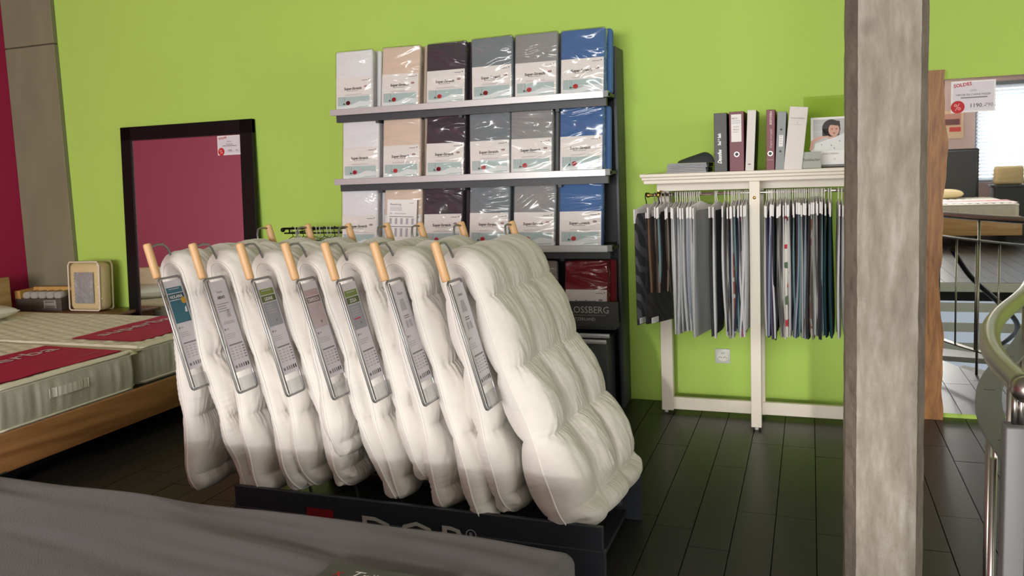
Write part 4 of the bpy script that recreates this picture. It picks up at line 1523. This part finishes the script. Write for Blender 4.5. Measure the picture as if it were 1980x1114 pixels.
def duvet(i, label, aLf, aRf, aLr, aRr, LL, LR, t0, yf, yr, seed, bowL=0.0, bowR=0.0, rows=4, cols=3, grow=(0.25, 0.25)):
    """quilted duvet folded over the hanger bar; aL*/aR*: sideways drift per metre of drop of the near/far side at front (f) and rear (r)"""
    X = HX[i] + 0.026
    zt = 1.112
    ns, nv = 400, 140
    s = np.linspace(-1, 1, ns)[:, None] * np.ones((1, nv))
    v = np.ones((ns, 1)) * np.linspace(0, 1, nv)[None, :]
    right = s >= 0
    Lh = np.where(right, LR, LL)
    dist = np.abs(s) * Lh                      # distance along the cloth from the bar
    r0 = 0.050
    arc = r0 * PI / 2
    th = np.minimum(dist / r0, PI / 2)
    drop = np.where(dist < arc, r0 * (1 - np.cos(th)), r0 + (dist - arc))
    off = np.where(dist < arc, r0 * np.sin(th), r0)
    aL = aLf + (aLr - aLf) * v
    aR = aRf + (aRr - aRf) * v
    q = np.clip(drop / Lh, 0, 1.1)
    x = np.where(right, off * 0.9 + aR * drop + bowR * np.sin(PI * q), -off * 0.9 + aL * drop + bowL * np.sin(PI * q))
    ys = yf + (yr - yf) * v
    # irregular hang
    x = x + 0.020 * vnoise(s * 2.0, v * 1.6, 1.3, seed) * q + 0.010 * vnoise(s * 5, v * 4, 1.0, seed + 1) * q
    ys = ys + 0.022 * vnoise(s * 2.4, np.zeros_like(s), 1.7, seed + 2) * (0.3 + q) + 0.007 * vnoise(s * 9, np.zeros_like(s), 1.0, seed + 9)
    z = zt - drop - 0.02 * vnoise(v * 2.2, np.sign(s) * 3.0, 1.0, seed + 3) * q ** 2
    # hem corners draw in
    cor = np.clip((np.abs(s) - 0.86) / 0.14, 0, 1) ** 2
    ys = ys + 0.03 * cor * (np.clip(1 - v / 0.2, 0, 1) ** 2 - np.clip(1 - (1 - v) / 0.2, 0, 1) ** 2)
    z = z + 0.035 * cor * (np.clip(1 - v / 0.25, 0, 1) ** 2 * (0.6 + 0.6 * vnoise(s, s * 0, 0.7, seed + 20)) + np.clip(1 - (1 - v) / 0.25, 0, 1) ** 2)
    C = np.stack([x, ys, z], -1)
    ds = np.gradient(C, axis=0)
    dv = np.gradient(C, axis=1)
    N = np.cross(ds, dv)
    N /= np.linalg.norm(N, axis=-1, keepdims=True) + 1e-9
    # pillow pattern
    a = (np.abs(s) * rows + 0.35) % 1.0
    bcol = (v * cols) % 1.0
    bcol = np.where(v >= 1.0, 1.0, bcol)
    pa, pb = np.abs(np.sin(PI * a)), np.abs(np.sin(PI * bcol))
    puff = (pa ** 0.55) * (pb ** 0.5)
    edge_v = np.minimum(v, 1 - v) * (yr - yf)
    edge_s = (1 - np.abs(s)) * Lh
    eround = np.clip(np.minimum(edge_v, edge_s) / 0.06, 0, 1)
    eround = np.sqrt(1 - (1 - eround) ** 2)
    tight = 0.86 + 0.14 * np.clip(dist / 0.12, 0, 1)
    gr = 1 + np.where(right, grow[1], grow[0]) * np.clip(q, 0, 1)
    tk = t0 * gr * (0.54 + 0.46 * puff) * tight * (0.08 + 0.92 * eround)
    # creases running away from the seams
    da = np.minimum(a, 1 - a) * Lh / rows
    db = np.minimum(bcol, 1 - bcol) * (yr - yf) / cols
    cr = np.exp(-da / 0.042) * np.sin((ys + 0.03 * vnoise(s * 4, v * 4, 2, seed + 5)) * 330 + 4 * vnoise(s * 3, v * 3, 2.0, seed + 6)) + np.exp(-db / 0.034) * np.sin(dist * 300 + 5 * vnoise(s * 3, v * 3, 2.0, seed + 7)) * 0.8
    wr = 0.0026 * cr * (0.45 + 0.75 * vnoise(s * 6, v * 6, 1.0, seed + 8)) + 0.0045 * vnoise(s * 5, v * 5, 1.2, seed + 10) + 0.0034 * vnoise(s * 7 + v * 5, v * 9 - s * 6, 1.6, seed + 12) + 0.0018 * vnoise(s * 12 - v * 16, v * 10 + s * 6, 2.2, seed + 14)
    wr = wr * np.clip(eround * 1.6, 0.3, 1)
    A = C + N * (tk * 0.5 + wr)[..., None]
    B = C - N * (tk * 0.5 + wr * 0.6)[..., None]
    V = np.concatenate([A.reshape(-1, 3), B.reshape(-1, 3)])
    idx = np.arange(ns * nv).reshape(ns, nv)
    K = ns * nv
    q1 = np.stack([idx[:-1, :-1], idx[1:, :-1], idx[1:, 1:], idx[:-1, 1:]], -1).reshape(-1, 4)
    F = [q1, q1[:, ::-1] + K]

    def side(e, flip):
        f4 = np.stack([e[:-1], e[1:], e[1:] + K, e[:-1] + K], -1)
        return f4[:, ::-1] if flip else f4
    F += [side(idx[:, 0], True), side(idx[:, -1], False), side(idx[0, :], False), side(idx[-1, :], True)]
    F = np.concatenate(F)
    me = bpy.data.meshes.new('cover')
    me.vertices.add(len(V))
    me.vertices.foreach_set('co', V.astype(np.float32).ravel())
    me.loops.add(F.size)
    me.loops.foreach_set('vertex_index', F.astype(np.int32).ravel())
    me.polygons.add(len(F))
    me.polygons.foreach_set('loop_start', np.arange(0, F.size, 4, dtype=np.int32))
    me.polygons.foreach_set('use_smooth', np.ones(len(F), bool))
    me.update()
    me.validate()
    me.materials.append(DUV)
    t = thing('duvet', label, 'duvet', (X, 0, 0), group='white duvets on the display')
    place('quilted_cover', me, t)
    # piping along the hem
    hem = MB()
    for k in (0, ns - 1):
        hem.tube([C[k, j].tolist() for j in range(0, nv, 3)], 0.0035, 6)
    hem.tube([C[k, 0].tolist() for k in range(0, ns, 3)], 0.0032, 6)
    hem.tube([C[k, nv - 1].tolist() for k in range(0, ns, 3)], 0.0032, 6)
    hem.build('piping', mat('piping_white', (232, 228, 220), 0.7), t)
    return t


DL = ['white quilted duvet on the hanger with the blue-headed card, nearest the wooden bed',
      'white quilted duvet on the second hanger from the wooden bed',
      'white quilted duvet on the third hanger, behind the first green-headed card',
      'white quilted duvet in the middle of the seven, behind the rosy-headed card',
      'white quilted duvet on the fifth hanger, behind the second green-headed card',
      'white quilted duvet on the sixth hanger, next to the outermost one',
      'outermost white quilted duvet with its broad quilted side facing the column']
PARAM = [  # aLf, aRf, aLr, aRr, LL, LR, thickness, yf, yr, bowL, bowR
    (0.03, 0.20, 0.04, 0.20, 0.97, 0.95, 0.105, 2.49, 3.10, 0.03, 0.0),
    (0.20, 0.26, 0.18, 0.24, 0.93, 0.91, 0.108, 2.50, 3.11, 0.0, 0.0),
    (0.20, 0.26, 0.18, 0.24, 0.91, 0.90, 0.106, 2.50, 3.10, 0.0, 0.0),
    (0.18, 0.25, 0.18, 0.24, 0.76, 0.91, 0.100, 2.49, 3.11, 0.0, 0.0),
    (0.20, 0.25, 0.18, 0.24, 0.90, 0.82, 0.100, 2.50, 3.11, 0.0, 0.0),
    (0.20, 0.28, 0.18, 0.26, 0.92, 0.95, 0.108, 2.49, 3.12, 0.0, 0.0),
    (0.22, 0.345, 0.22, 0.44, 0.93, 0.95, 0.112, 2.49, 3.14, 0.0, -0.002),
]
for i, P in enumerate(PARAM):
    duvet(i, DL[i], P[0], P[1], P[2], P[3], P[4], P[5], P[6], P[7], P[8], 30 + 17 * i, P[9], P[10], grow=(0.2, 1.25) if i == 6 else (0.15, 0.15))

# ------------------------------------------------------------------ wooden double bed with two mattresses
tick = mat('mattress_ticking', (224, 218, 196), 0.85, bump=(120, 0.12, 3))
tick_side = mat('mattress_border', (196, 194, 178), 0.85, bump=(60, 0.15, 4), var=(14, (182, 180, 164), 1.4, (1, 6, 0.6)))
BX0, BX1 = -5.62, -3.52


def wooden_bed():
    t = thing('double_bed', 'oak double bed frame with low footboard along the magenta wall', 'bed', (-4.57, 3.52, 0), (0, 0, -0.015))
    x0, x1, w = -1.05, 1.10, 0.945
    box_obj('foot_rail', (x1 - 0.03, x1, -w, w, 0.115, 0.295), M_OAK, t, bev=0.004)
    mk = wood_mat('oak_side', (166, 118, 72), (122, 80, 44), 7, 'X', 0.4, 3)
    for s in (-1, 1):
        box_obj('side_rail', (x0, x1 - 0.03, s * (w - 0.015) - 0.015, s * (w - 0.015) + 0.015, 0.115, 0.295), mk, t, bev=0.004)
        for xx in (x0 + 0.12, x1 - 0.22):
            box_obj('leg', (xx, xx + 0.1, s * (w - 0.16) - 0.04, s * (w - 0.16) + 0.04, 0.0, 0.118), M_BLACK, t)
    box_obj('headboard', (x0 - 0.06, x0 - 0.02, -w + 0.0, w - 0.06, 0.16, 0.76), wood_mat('oak_head', (196, 160, 112), (168, 130, 84), 7, 'Y', 0.45, 2), t, bev=0.008)
    box_obj('slatted_base', (x0, x1 - 0.04, -w + 0.035, w - 0.035, 0.20, 0.275), mat('base_dark', (50, 46, 40), 0.8), t)
    MB().box(x1 - 0.002, x1 + 0.003, -w + 0.02, -w + 0.06, 0.118, 0.124).build('metal_foot_cap', M_STEEL, t)


wooden_bed()


def mattress(name, label, cx, cy, sx, sy, z0, z1, rz, mt, ms, cells=(0.105, 0.075), amp=0.013, handle=True, group=None, parent_shift=0, sheet_wr=None):
    """rounded slab: quilted top grid rolling over into vertical borders"""
    t = thing(name, label, 'mattress', (cx, cy, z0), (0, 0, rz), group)
    hx, hy, H = sx / 2, sy / 2, z1 - z0
    nx, ny = int(sx / 0.017), int(sy / 0.017)
    u, v = np.meshgrid(np.linspace(-hx, hx, nx), np.linspace(-hy, hy, ny), indexing='ij')
    e = np.minimum(hx - np.abs(u), hy - np.abs(v))
    rnd = 0.028
    k = np.clip(e / rnd, 0, 1)
    zz = H - rnd * (1 - np.sqrt(1 - (1 - k) ** 2))
    qx = np.abs(np.sin(PI * (u + hx) / cells[0]))
    row = np.floor((u + hx) / cells[0])
    qy = np.abs(np.sin(PI * ((v + hy) / cells[1] + 0.5 * (row % 2))))
    zz = zz + amp * ((qx * (0.35 + 0.65 * qy)) ** 0.6 - 0.7) * np.clip((e - 0.03) / 0.03, 0, 1) + 0.002 * vnoise(u, v, 6, 4)
    P = np.stack([u, v, zz], -1)
    MB().grid(P).build('quilted_top', mt, t)
    # border with vertical puckers
    per = []
    c = 0.05
    for (ax, ay, bx, by) in ((-hx + c, -hy, hx - c, -hy), (hx, -hy + c, hx, hy - c), (hx - c, hy, -hx + c, hy), (-hx, hy - c, -hx, -hy + c)):
        L = math.hypot(bx - ax, by - ay)
        n = int(L / 0.012)
        for q in range(n + 1):
            per.append((ax + (bx - ax) * q / n, ay + (by - ay) * q / n))
    per.append(per[0])
    per = np.array(per)
    nz = 12
    B = np.zeros((len(per), nz, 3))
    rr = np.random.default_rng(9)
    puck = np.convolve(rr.normal(0, 1, len(per)), [0.25, 0.5, 0.25], 'same') * 0.0035
    ctr = per / (np.linalg.norm(per, axis=1, keepdims=True) + 1e-9)
    for q in range(nz):
        f = q / (nz - 1)
        bul = 0.010 * math.sin(PI * f)
        B[:, q, 0] = per[:, 0] + ctr[:, 0] * (bul - 0.004 + puck * math.sin(PI * f))
        B[:, q, 1] = per[:, 1] + ctr[:, 1] * (bul - 0.004 + puck * math.sin(PI * f))
        B[:, q, 2] = f * (H - 0.012)
    MB().grid(B).build('border', ms, t)
    for zp in (H - 0.014, 0.012):
        MB().tube([(a, b, zp) for a, b in per[::3]], 0.006, 6, closed=True).build('piping', mt, t)
    if handle:
        x = hx + 0.010
        hd = MB()
        M = Matrix.Translation((x, handle, H * 0.56)) @ Matrix.Rotation(PI / 2, 4, 'Z') @ Matrix.Rotation(PI / 2, 4, 'X')
        nU = 22
        up = np.linspace(-0.115, 0.115, nU)
        G = np.array([[((M @ Vector((a, b, 0.004 + 0.007 * max(0, 1 - (a / 0.09) ** 4) + 0.0016 * math.sin(a * 210))))[:]) for b in (-0.024, -0.008, 0.008, 0.024)] for a in up])
        hd.grid(G)
        ho = hd.build('handle', mat('handle_white', (222, 220, 206), 0.7), t)
        for a in (-0.115, -0.075, 0.075, 0.115):
            MB().tube([(M @ Vector((a, -0.024, 0.008)))[:], (M @ Vector((a, 0.024, 0.008)))[:]], 0.0015, 5).build('stitching', mat('handle_white', (222, 220, 206), 0.7), ho)
    return t


mattress('mattress', 'cream quilted mattress on the oak bed, the near one with side handle showing', -4.575, 3.07, 2.06, 0.90, 0.278, 0.500, -0.012, tick, tick_side, handle=-0.02, group='mattresses on the oak bed')
mattress('mattress', 'cream quilted mattress on the oak bed, the far one towards the green wall', -4.60, 3.985, 2.04, 0.90, 0.278, 0.500, 0.0, tick, tick_side, handle=0.15, group='mattresses on the oak bed')
run_m = mat('runner_crimson', (182, 8, 66), 0.7, bump=(90, 0.1, 3))


def runner(label, cx, cy, sx, sy, rz, z, txt_x, sizes):
    t = thing('brand_runner', label, 'runner', (cx, cy, z), (0, 0, rz), 'crimson runners on the mattresses')
    u, v = np.meshgrid(np.linspace(-sx / 2, sx / 2, 26), np.linspace(-sy / 2, sy / 2, 40), indexing='ij')
    zz = 0.006 + 0.0022 * vnoise(u, v, 9, 21)
    top = np.stack([u, v, zz], -1)
    mb = MB().grid(top)
    bot = top.copy()
    bot[..., 2] -= 0.0035
    mb.grid(bot, flip=True)
    mb.build('cloth', run_m, t)
    M = Matrix.Translation((0, 0, 0.009)) @ Matrix.Rotation(PI / 2, 4, 'Z')
    p = Print(M)
    p.text(0, 'superba', 0, txt_x, sizes, align='CENTER', sx=1.25, bold=0.002)
    p.build('lettering', [mat('runner_ink', (214, 190, 196), 0.7)], t)
    Print(M).text(0, 'swiss', sy * 0.36, -sx * 0.34, 0.05, align='CENTER', sx=1.2).build('small_mark', [mat('runner_ink2', (190, 110, 130), 0.7)], t)


runner('crimson brand runner lying across the near mattress', -3.88, 3.055, 0.60, 0.76, -0.05, 0.500, 0.10, 0.16)
runner('crimson brand runner lying across the far mattress', -3.93, 4.02, 0.52, 0.74, 0.0, 0.500, 0.08, 0.15)


def pillow(name, label, loc, rot, sx, sy, h, m, ribs=0.0, seed=1, sub=None):
    t = thing(name, label, 'pillow', loc, rot)
    n, k = 46, 34
    u, v = np.meshgrid(np.linspace(-1, 1, n), np.linspace(-1, 1, k), indexing='ij')
    e = np.clip((1 - np.abs(u) ** 2.6) * (1 - np.abs(v) ** 2.6), 0, 1) ** 0.42
    e = e * (1 + 0.06 * vnoise(u, v, 2, seed))
    if ribs:
        e = e * (1 + ribs * np.sin(u * 60))
    X, Y = u * sx / 2 * (1 - 0.05 * v ** 2), v * sy / 2 * (1 - 0.05 * u ** 2)
    mb = MB()
    mb.grid(np.stack([X, Y, h * 0.5 + e * h * 0.5], -1))
    mb.grid(np.stack([X, Y, h * 0.5 - e * h * 0.5], -1), flip=True)
    mb.build('cover', m, t)
    pp = [(X[i, 0], Y[i, 0], h * 0.5) for i in range(n)] + [(X[-1, j], Y[-1, j], h * 0.5) for j in range(1, k)] + [(X[i, -1], Y[i, -1], h * 0.5) for i in range(n - 2, -1, -1)] + [(X[0, j], Y[0, j], h * 0.5) for j in range(k - 2, 0, -1)]
    MB().tube(pp, 0.004, 6, closed=True).build('piping', m, t)
    return t


pw = mat('pillow_white', (226, 224, 214), 0.85, bump=(150, 0.2, 2))
pillow('neck_pillow', 'white ribbed neck pillow at the head of the far mattress', (-5.43, 3.86, 0.497), (0, 0, 1.57), 0.68, 0.36, 0.12, pw, 0.02)

# bedside table with two packages
t = thing('bedside_table', 'low wooden bedside table in the corner behind the oak bed', 'table', (-5.24, 4.615, 0))
box_obj('table_top', (-0.52, 0.52, -0.145, 0.14, 0.462, 0.486), wood_mat('table_wood', (132, 98, 62), (96, 66, 38), 8, 'X', 0.4), t, bev=0.003)
for xx in (-0.48, 0.44):
    box_obj('side_panel', (xx, xx + 0.04, -0.13, 0.13, 0.0, 0.462), wood_mat('table_wood', (132, 98, 62), (96, 66, 38), 8, 'X', 0.4), t)
t = thing('pillow_bag', 'clear zip bag holding a cream pillow, standing on the corner bedside table', 'package', (-5.045, 4.60, 0.487), (-0.06, 0, 0.06))
box_obj('pillow', (-0.145, 0.145, -0.065, 0.065, 0.004, 0.362), mat('bag_pillow', (222, 206, 168), 0.85), t, bev=0.045, seg=4)
box_obj('film', (-0.152, 0.152, -0.072, 0.072, 0.0, 0.372), film_mat('bag_film', 0.06, 0.12, (6, 0.7), (250, 246, 236)), t, bev=0.035, seg=4)
pin = MB()
for yy in (-0.065, 0.065):
    pin.tube([(-0.138, yy, 0.02), (-0.125, yy, 0.008), (0.125, yy, 0.008), (0.138, yy, 0.02), (0.14, yy, 0.34), (0.125, yy, 0.366), (-0.125, yy, 0.366), (-0.14, yy, 0.34)], 0.006, 8, closed=True)
pin.build('piping', mat('bag_piping', (222, 206, 190), 0.5), t)
ins = box_obj('printed_insert', (-0.075, 0.095, -0.076, -0.074, 0.06, 0.29), mat('insert_silver', (178, 180, 184), 0.2, metal=0.5, bump=(18, 0.8, 3)), t)
for s in range(9):
    box_obj('stitch', (-0.0785, -0.0755, -0.0772, -0.076, 0.07 + s * 0.024, 0.08 + s * 0.024), M_INKG, ins)
    box_obj('stitch', (0.0955, 0.0985, -0.0772, -0.076, 0.07 + s * 0.024, 0.08 + s * 0.024), M_INKG, ins)
t = thing('cutaway_box', 'brown box with a cutaway spring core sample beside the clear pillow bag', 'box', (-5.49, 4.60, 0.487), (0, 0, 0.16))
box_obj('carton', (-0.20, 0.20, -0.09, 0.09, 0.0, 0.095), mat('box_brown', (78, 68, 62), 0.7), t, bev=0.003)
box_obj('wood_side', (-0.20, -0.15, -0.085, 0.09, 0.095, 0.155), wood_mat('box_wood', (206, 162, 96), (180, 134, 70), 8, 'Y'), t)
box_obj('wood_side', (-0.15, 0.20, 0.05, 0.09, 0.095, 0.165), wood_mat('box_wood', (206, 162, 96), (180, 134, 70), 8, 'Y'), t)
for k in range(5):
    MB().tube([(-0.115 + k * 0.068, -0.07, 0.115), (-0.115 + k * 0.068, 0.045, 0.115)], 0.028, 14).build('spring_pocket', mat('pocket_grey', (160, 154, 146), 0.8), t)
lb = box_obj('label', (0.05, 0.155, -0.0915, -0.09, 0.02, 0.082), mat('box_label', (150, 144, 138), 0.6), t)
p = Print(UP(-0.0917))
p.lines(0, 0.062, 0.066, 0.14, 1, 0.01, 0.006).lines(0, 0.06, 0.034, 0.146, 2, 0.012, 0.006)
p.build('print', [M_INK], lb)

# ------------------------------------------------------------------ bed with grey fitted sheet in the foreground
def grey_bed():
    x1, y1, ztop = -0.515, 1.745, 0.55
    x0, y0 = -2.75, -0.15
    t = thing('guest_bed', 'bed under a grey fitted sheet in front of the duvet display', 'bed', ((x0 + x1) / 2, (y0 + y1) / 2, 0))
    hx, hy = (x1 - x0) / 2, (y1 - y0) / 2
    gm = mat('grey_jersey', (86, 80, 84), 0.85, bump=(260, 0.12, 2), sheen=0.15)
    nx, ny = 260, 330
    su = np.linspace(-1.16, 1.16, nx)
    sv = np.linspace(-1.19, 1.19, ny)
    u, v = np.meshgrid(su, sv, indexing='ij')
    # superellipse roll-over: beyond |1| goes down the sides

    def roll(s, h):
        a = np.abs(s)
        flat = np.minimum(a, 1.0) * h
        over = np.maximum(a - 1.0, 0) * h
        r = 0.035
        ang = np.minimum(over / r, PI / 2)
        out = r * np.sin(ang)
        dn = r * (1 - np.cos(ang)) + np.maximum(over - r * PI / 2, 0)
        return np.sign(s) * (flat * (h - r) / h + out), dn
    X, dx = roll(u, hx)
    Y, dy = roll(v, hy)
    dn = np.maximum(dx, dy)
    # soften the corner
    Z = ztop - dn
    ex = np.clip((hx - np.abs(X)) / 0.9, 0, 1)
    ey = np.clip((hy - np.abs(Y)) / 0.5, 0, 1)
    topm = np.clip(1 - dn / 0.02, 0, 1)
    Yr = Y + 0.10 * X
    wr = 0.009 * vnoise(X * 0.9, Yr * 9 + 0.8 * vnoise(X, Y, 2, 40), 1.6, 41) * np.exp(-((hy - Y) / 0.45) ** 2) * np.exp(-((X - 0.1) / 0.75) ** 2)
    wr += 0.003 * vnoise(X * 1.2, Yr * 14, 1.6, 45) * np.exp(-((hy - Y) / 0.5) ** 2) + 0.0025 * vnoise(X, Y, 3, 43) + 0.0030 * vnoise(X * 2.2, Yr * 20, 1.6, 47) * np.clip(vnoise(X, Y, 1.5, 48) + 0.1, 0, 1) * np.exp(-((hy - Y) / 0.6) ** 2)
    Z = Z + wr * topm - 0.012 * np.exp(-((hx - X) / 0.15) ** 2) * np.exp(-((hy - Y) / 0.4) ** 2)
    Y = Y + 0.006 * vnoise(X * 6, Z * 4, 1.0, 44) * (dy > 0.01)
    P = np.stack([X, Y, Z], -1)
    MB().grid(P).build('fitted_sheet', gm, t)
    box_obj('mattress_core', (-hx + 0.03, hx - 0.03, -hy + 0.03, hy - 0.03, 0.30, ztop - 0.05), mat('core_white', (200, 198, 190), 0.9), t)
    box_obj('box_base', (-hx + 0.02, hx - 0.02, -hy + 0.02, hy - 0.02, 0.06, 0.33), mat('boxspring_grey', (66, 64, 66), 0.85), t, bev=0.02)
    for sx in (-1, 1):
        for sy in (-1, 1):
            MB().tube([(sx * (hx - 0.12), sy * (hy - 0.12), 0.0), (sx * (hx - 0.12), sy * (hy - 0.12), 0.065)], 0.025, 14).build('leg', M_BLACK, t)


grey_bed()
pillow('pillow', 'white pillow at the head of the grey-sheeted bed', (-2.52, 1.32, 0.546), (0, 0, 0.0), 0.42, 0.64, 0.13, pw, 0.0, 5)
t = thing('catalogue', 'dark catalogue with white script title lying on the grey bed', 'magazine', (-0.855, 1.385, 0.5535), (0, 0, -0.01))
box_obj('pages', (-0.143, 0.143, -0.103, 0.103, 0.0, 0.008), M_PAPER, t)
box_obj('cover', (-0.147, 0.147, -0.106, 0.106, 0.008, 0.0095), mat('catalogue_cover', (44, 46, 46), 0.35, var=(10, (70, 72, 72), 1.6, (1, 8, 1))), t)
p = Print(Matrix.Translation((0, 0, 0.0096)))
p.text(0, 'Träume', -0.085, 0.055, 0.042, shear=0.4, sx=1.05)
p.text(1, 'x', -0.118, 0.055, 0.04, shear=0.2)
p.build('title', [M_PAPER, M_RED], t)

# ------------------------------------------------------------------ small black rail with hangers between mirror and sheet rack
t = thing('sample_rail', 'black metal rail with ball finial on the green wall behind the duvets', 'rail', (-2.98, WY, 1.09))
MB().tube([(-0.21, -0.35, 0), (0.27, -0.35, 0)], 0.007, 10).tube([(-0.21, -0.35, -0.03), (0.27, -0.35, -0.03)], 0.005, 8).build('rod', M_BLACK, t)
MB().sphere((-0.22, -0.35, -0.008), 0.015, 14).build('finial', M_BLACK, t)
for xx in (-0.17, 0.2):
    MB().tube([(xx, -0.35, 0), (xx, -0.35, -0.03), (xx, 0.0, -0.03)], 0.006, 8).build('bracket', M_BLACK, t)
rs = random.Random(9)
for k in range(13):
    x = -0.145 + k * 0.026
    o = thing('towel_hanger', 'small %s hanger on the black wall rail, %s from its ball finial' % (['white wire', 'dark wire'][k % 3 == 0], ORD[k]), 'hanger', (-2.98 + x, WY - 0.35, 1.09), group='hangers on the black rail')
    hm = M_BLACK if k % 3 == 0 else hook_m
    pts = [(0, 0.011 * math.cos(a), 0.011 * math.sin(a)) for a in np.linspace(-0.3, PI, 8)] + [(0, -0.011, -0.012), (0, 0, -0.05)]
    MB().tube(pts, 0.002, 6).build('hook', hm, o)
    MB().tube([(0, 0, -0.05), (0, -0.12, -0.085), (0, 0.12, -0.085), (0, 0, -0.05)], 0.0025, 6).build('arms', hm, o)
    box_obj('towel', (-0.006, 0.006, -0.115, 0.115, -0.45, -0.085), FM[['taupe', 'pale', 'bluegrey', 'mid', 'charcoal'][k % 5]], o, bev=0.004, seg=1)

# ------------------------------------------------------------------ rear of the room (seen in the mirrors)
def rear_bed():
    t = thing('upholstered_bed', 'oak bed with tall dark upholstered headboard by the blinds, reflected in the live-edge mirror', 'bed', (2.0, -5.05, 0))
    w = 0.86
    rw = wood_mat('rear_oak', (204, 164, 116), (172, 128, 80), 6, 'X', 0.4, 3)
    box_obj('foot_rail', (-w, w, 1.0, 1.04, 0.17, 0.44), rw, t, bev=0.004)
    for s in (-1, 1):
        box_obj('side_rail', (s * (w - 0.02) - 0.02, s * (w - 0.02) + 0.02, -1.02, 1.0, 0.17, 0.44), rw, t, bev=0.004)
        box_obj('leg', (s * (w - 0.22) - 0.04, s * (w - 0.22) + 0.04, 0.82, 0.9, 0.0, 0.17), M_BLACK, t)
        box_obj('leg', (s * (w - 0.22) - 0.04, s * (w - 0.22) + 0.04, -0.9, -0.82, 0.0, 0.17), M_BLACK, t)
    hb = box_obj('headboard', (-w - 0.06, w - 0.24, -1.14, -1.03, 0.2, 1.42), mat('headboard_leather', (62, 64, 68), 0.5), t, bev=0.03, seg=3)
    box_obj('border', (-w - 0.08, w - 0.20, -1.17, -1.10, 0.18, 1.45), mat('headboard_border', (40, 42, 46), 0.5), hb, bev=0.02)


rear_bed()
mattress('mattress', 'white mattress on the bed with the dark headboard, reflected in the mirror', 2.0, -5.05, 1.66, 1.98, 0.42, 0.63, 0, mat('rear_tick', (228, 224, 214), 0.85), mat('rear_border', (214, 208, 192), 0.85), handle=False)
for k, (y, sy, c) in enumerate(((-4.42, 0.36, (222, 206, 206)), (-4.86, 0.3, (214, 160, 160)))):
    o = box_obj('bed_runner', (1.15, 2.85, y - sy / 2, y + sy / 2, 0.632, 0.638), mat('rear_runner_%d' % k, c, 0.8), bev=0.002, seg=1)
    tag(o, ['pale runner across the foot of the bed with the dark headboard', 'rose runner across the middle of the bed with the dark headboard'][k], 'runner')
pillow('pillow', 'cream pillow on the bed with the dark headboard, reflected in the mirror', (2.05, -5.75, 0.632), (0, 0, 0), 0.62, 0.4, 0.16, mat('pillow_cream', (232, 214, 168), 0.85), 0, 8)
# venetian blind
t = thing('venetian_blind', 'white slatted blind lowered over the rear window, reflected in the mirror', 'blind', (3.59, REAR + 0.06, 2.5))
bm_ = bpy.data.materials.new('blind_slat')
bm_.use_nodes = True
nt = bm_.node_tree
b = nt.nodes['Principled BSDF']
b.inputs['Base Color'].default_value = lin((238, 240, 242))
b.inputs['Roughness'].default_value = 0.5
tr = nt.nodes.new('ShaderNodeBsdfTranslucent')
tr.inputs[0].default_value = lin((240, 244, 248))
mx = nt.nodes.new('ShaderNodeMixShader')
mx.inputs[0].default_value = 0.5
nt.links.new(b.outputs[0], mx.inputs[1])
nt.links.new(tr.outputs[0], mx.inputs[2])
nt.links.new(mx.outputs[0], nt.nodes['Material Output'].inputs[0])
box_obj('head_rail', (-0.92, 0.92, -0.03, 0.03, 0.0, 0.07), frame_m, t)
sl = MB().box(-0.9, 0.9, -0.031, 0.031, -0.001, 0.001)
sd = None
nsl = 26
for k in range(nsl):
    z = -0.03 - k * 0.062
    if sd is None:
        sd = sl.build('slat', bm_, t, (0, 0, z), (0.75, 0, 0)).data
    else:
        place('slat', sd, t, (0, 0, z), (0.75, 0, 0))
box_obj('bottom_rail', (-0.91, 0.91, -0.02, 0.02, -0.03 - nsl * 0.062, -0.005 - nsl * 0.062), frame_m, t)
for x in (-0.65, 0.0, 0.65):
    MB().tube([(x, 0.033, 0), (x, 0.033, -0.02 - nsl * 0.062)], 0.002, 5).build('cord', M_PAPER, t)
# poster, side table and packaged pillow by the rear window
o = thing('wall_poster', 'printed bed poster on the rose wall beside the rear blind', 'poster', (2.2, REAR + 0.004, 1.87), (0, 0, PI))
box_obj('sheet', (-0.3, 0.3, -0.003, 0.0, -0.24, 0.24), mat('poster_cream', (226, 196, 168), 0.6), o)
p = Print(UP(-0.0032), 0.001)
p.rect(0, -0.26, -0.01, 0.26, 0.19).rect(1, -0.24, 0.0, 0.24, 0.1, 2).rect(2, -0.26, -0.12, -0.08, -0.04)
p.lines(3, -0.04, -0.07, 0.24, 3, 0.05, 0.018)
p.build('print', [mat('poster_rose', (206, 150, 140), 0.6), mat('poster_bed', (120, 82, 84), 0.6), mat('poster_red', (214, 84, 84), 0.6), M_INKL], o)
o = thing('side_table', 'dark grey side table under the rear blind', 'table', (3.28, -6.1, 0))
box_obj('table_top', (-0.45, 0.45, -0.25, 0.25, 0.79, 0.83), M_CHAR, o, bev=0.004)
box_obj('cabinet', (-0.42, 0.42, -0.23, 0.23, 0.0, 0.79), M_CHAR, o)
o = thing('pillow_pack', 'cream pillow in a clear pack on the dark table under the rear blind', 'package', (3.07, -6.05, 0.831))
box_obj('pillow', (-0.21, 0.21, -0.1, 0.1, 0.0, 0.30), mat('bag_pillow', (222, 206, 168), 0.85), o, bev=0.05, seg=4)
box_obj('film', (-0.22, 0.22, -0.11, 0.11, 0.0, 0.31), film_mat('bag_film', 0.06, 0.12, (6, 0.7), (250, 246, 236)), o, bev=0.04, seg=4)
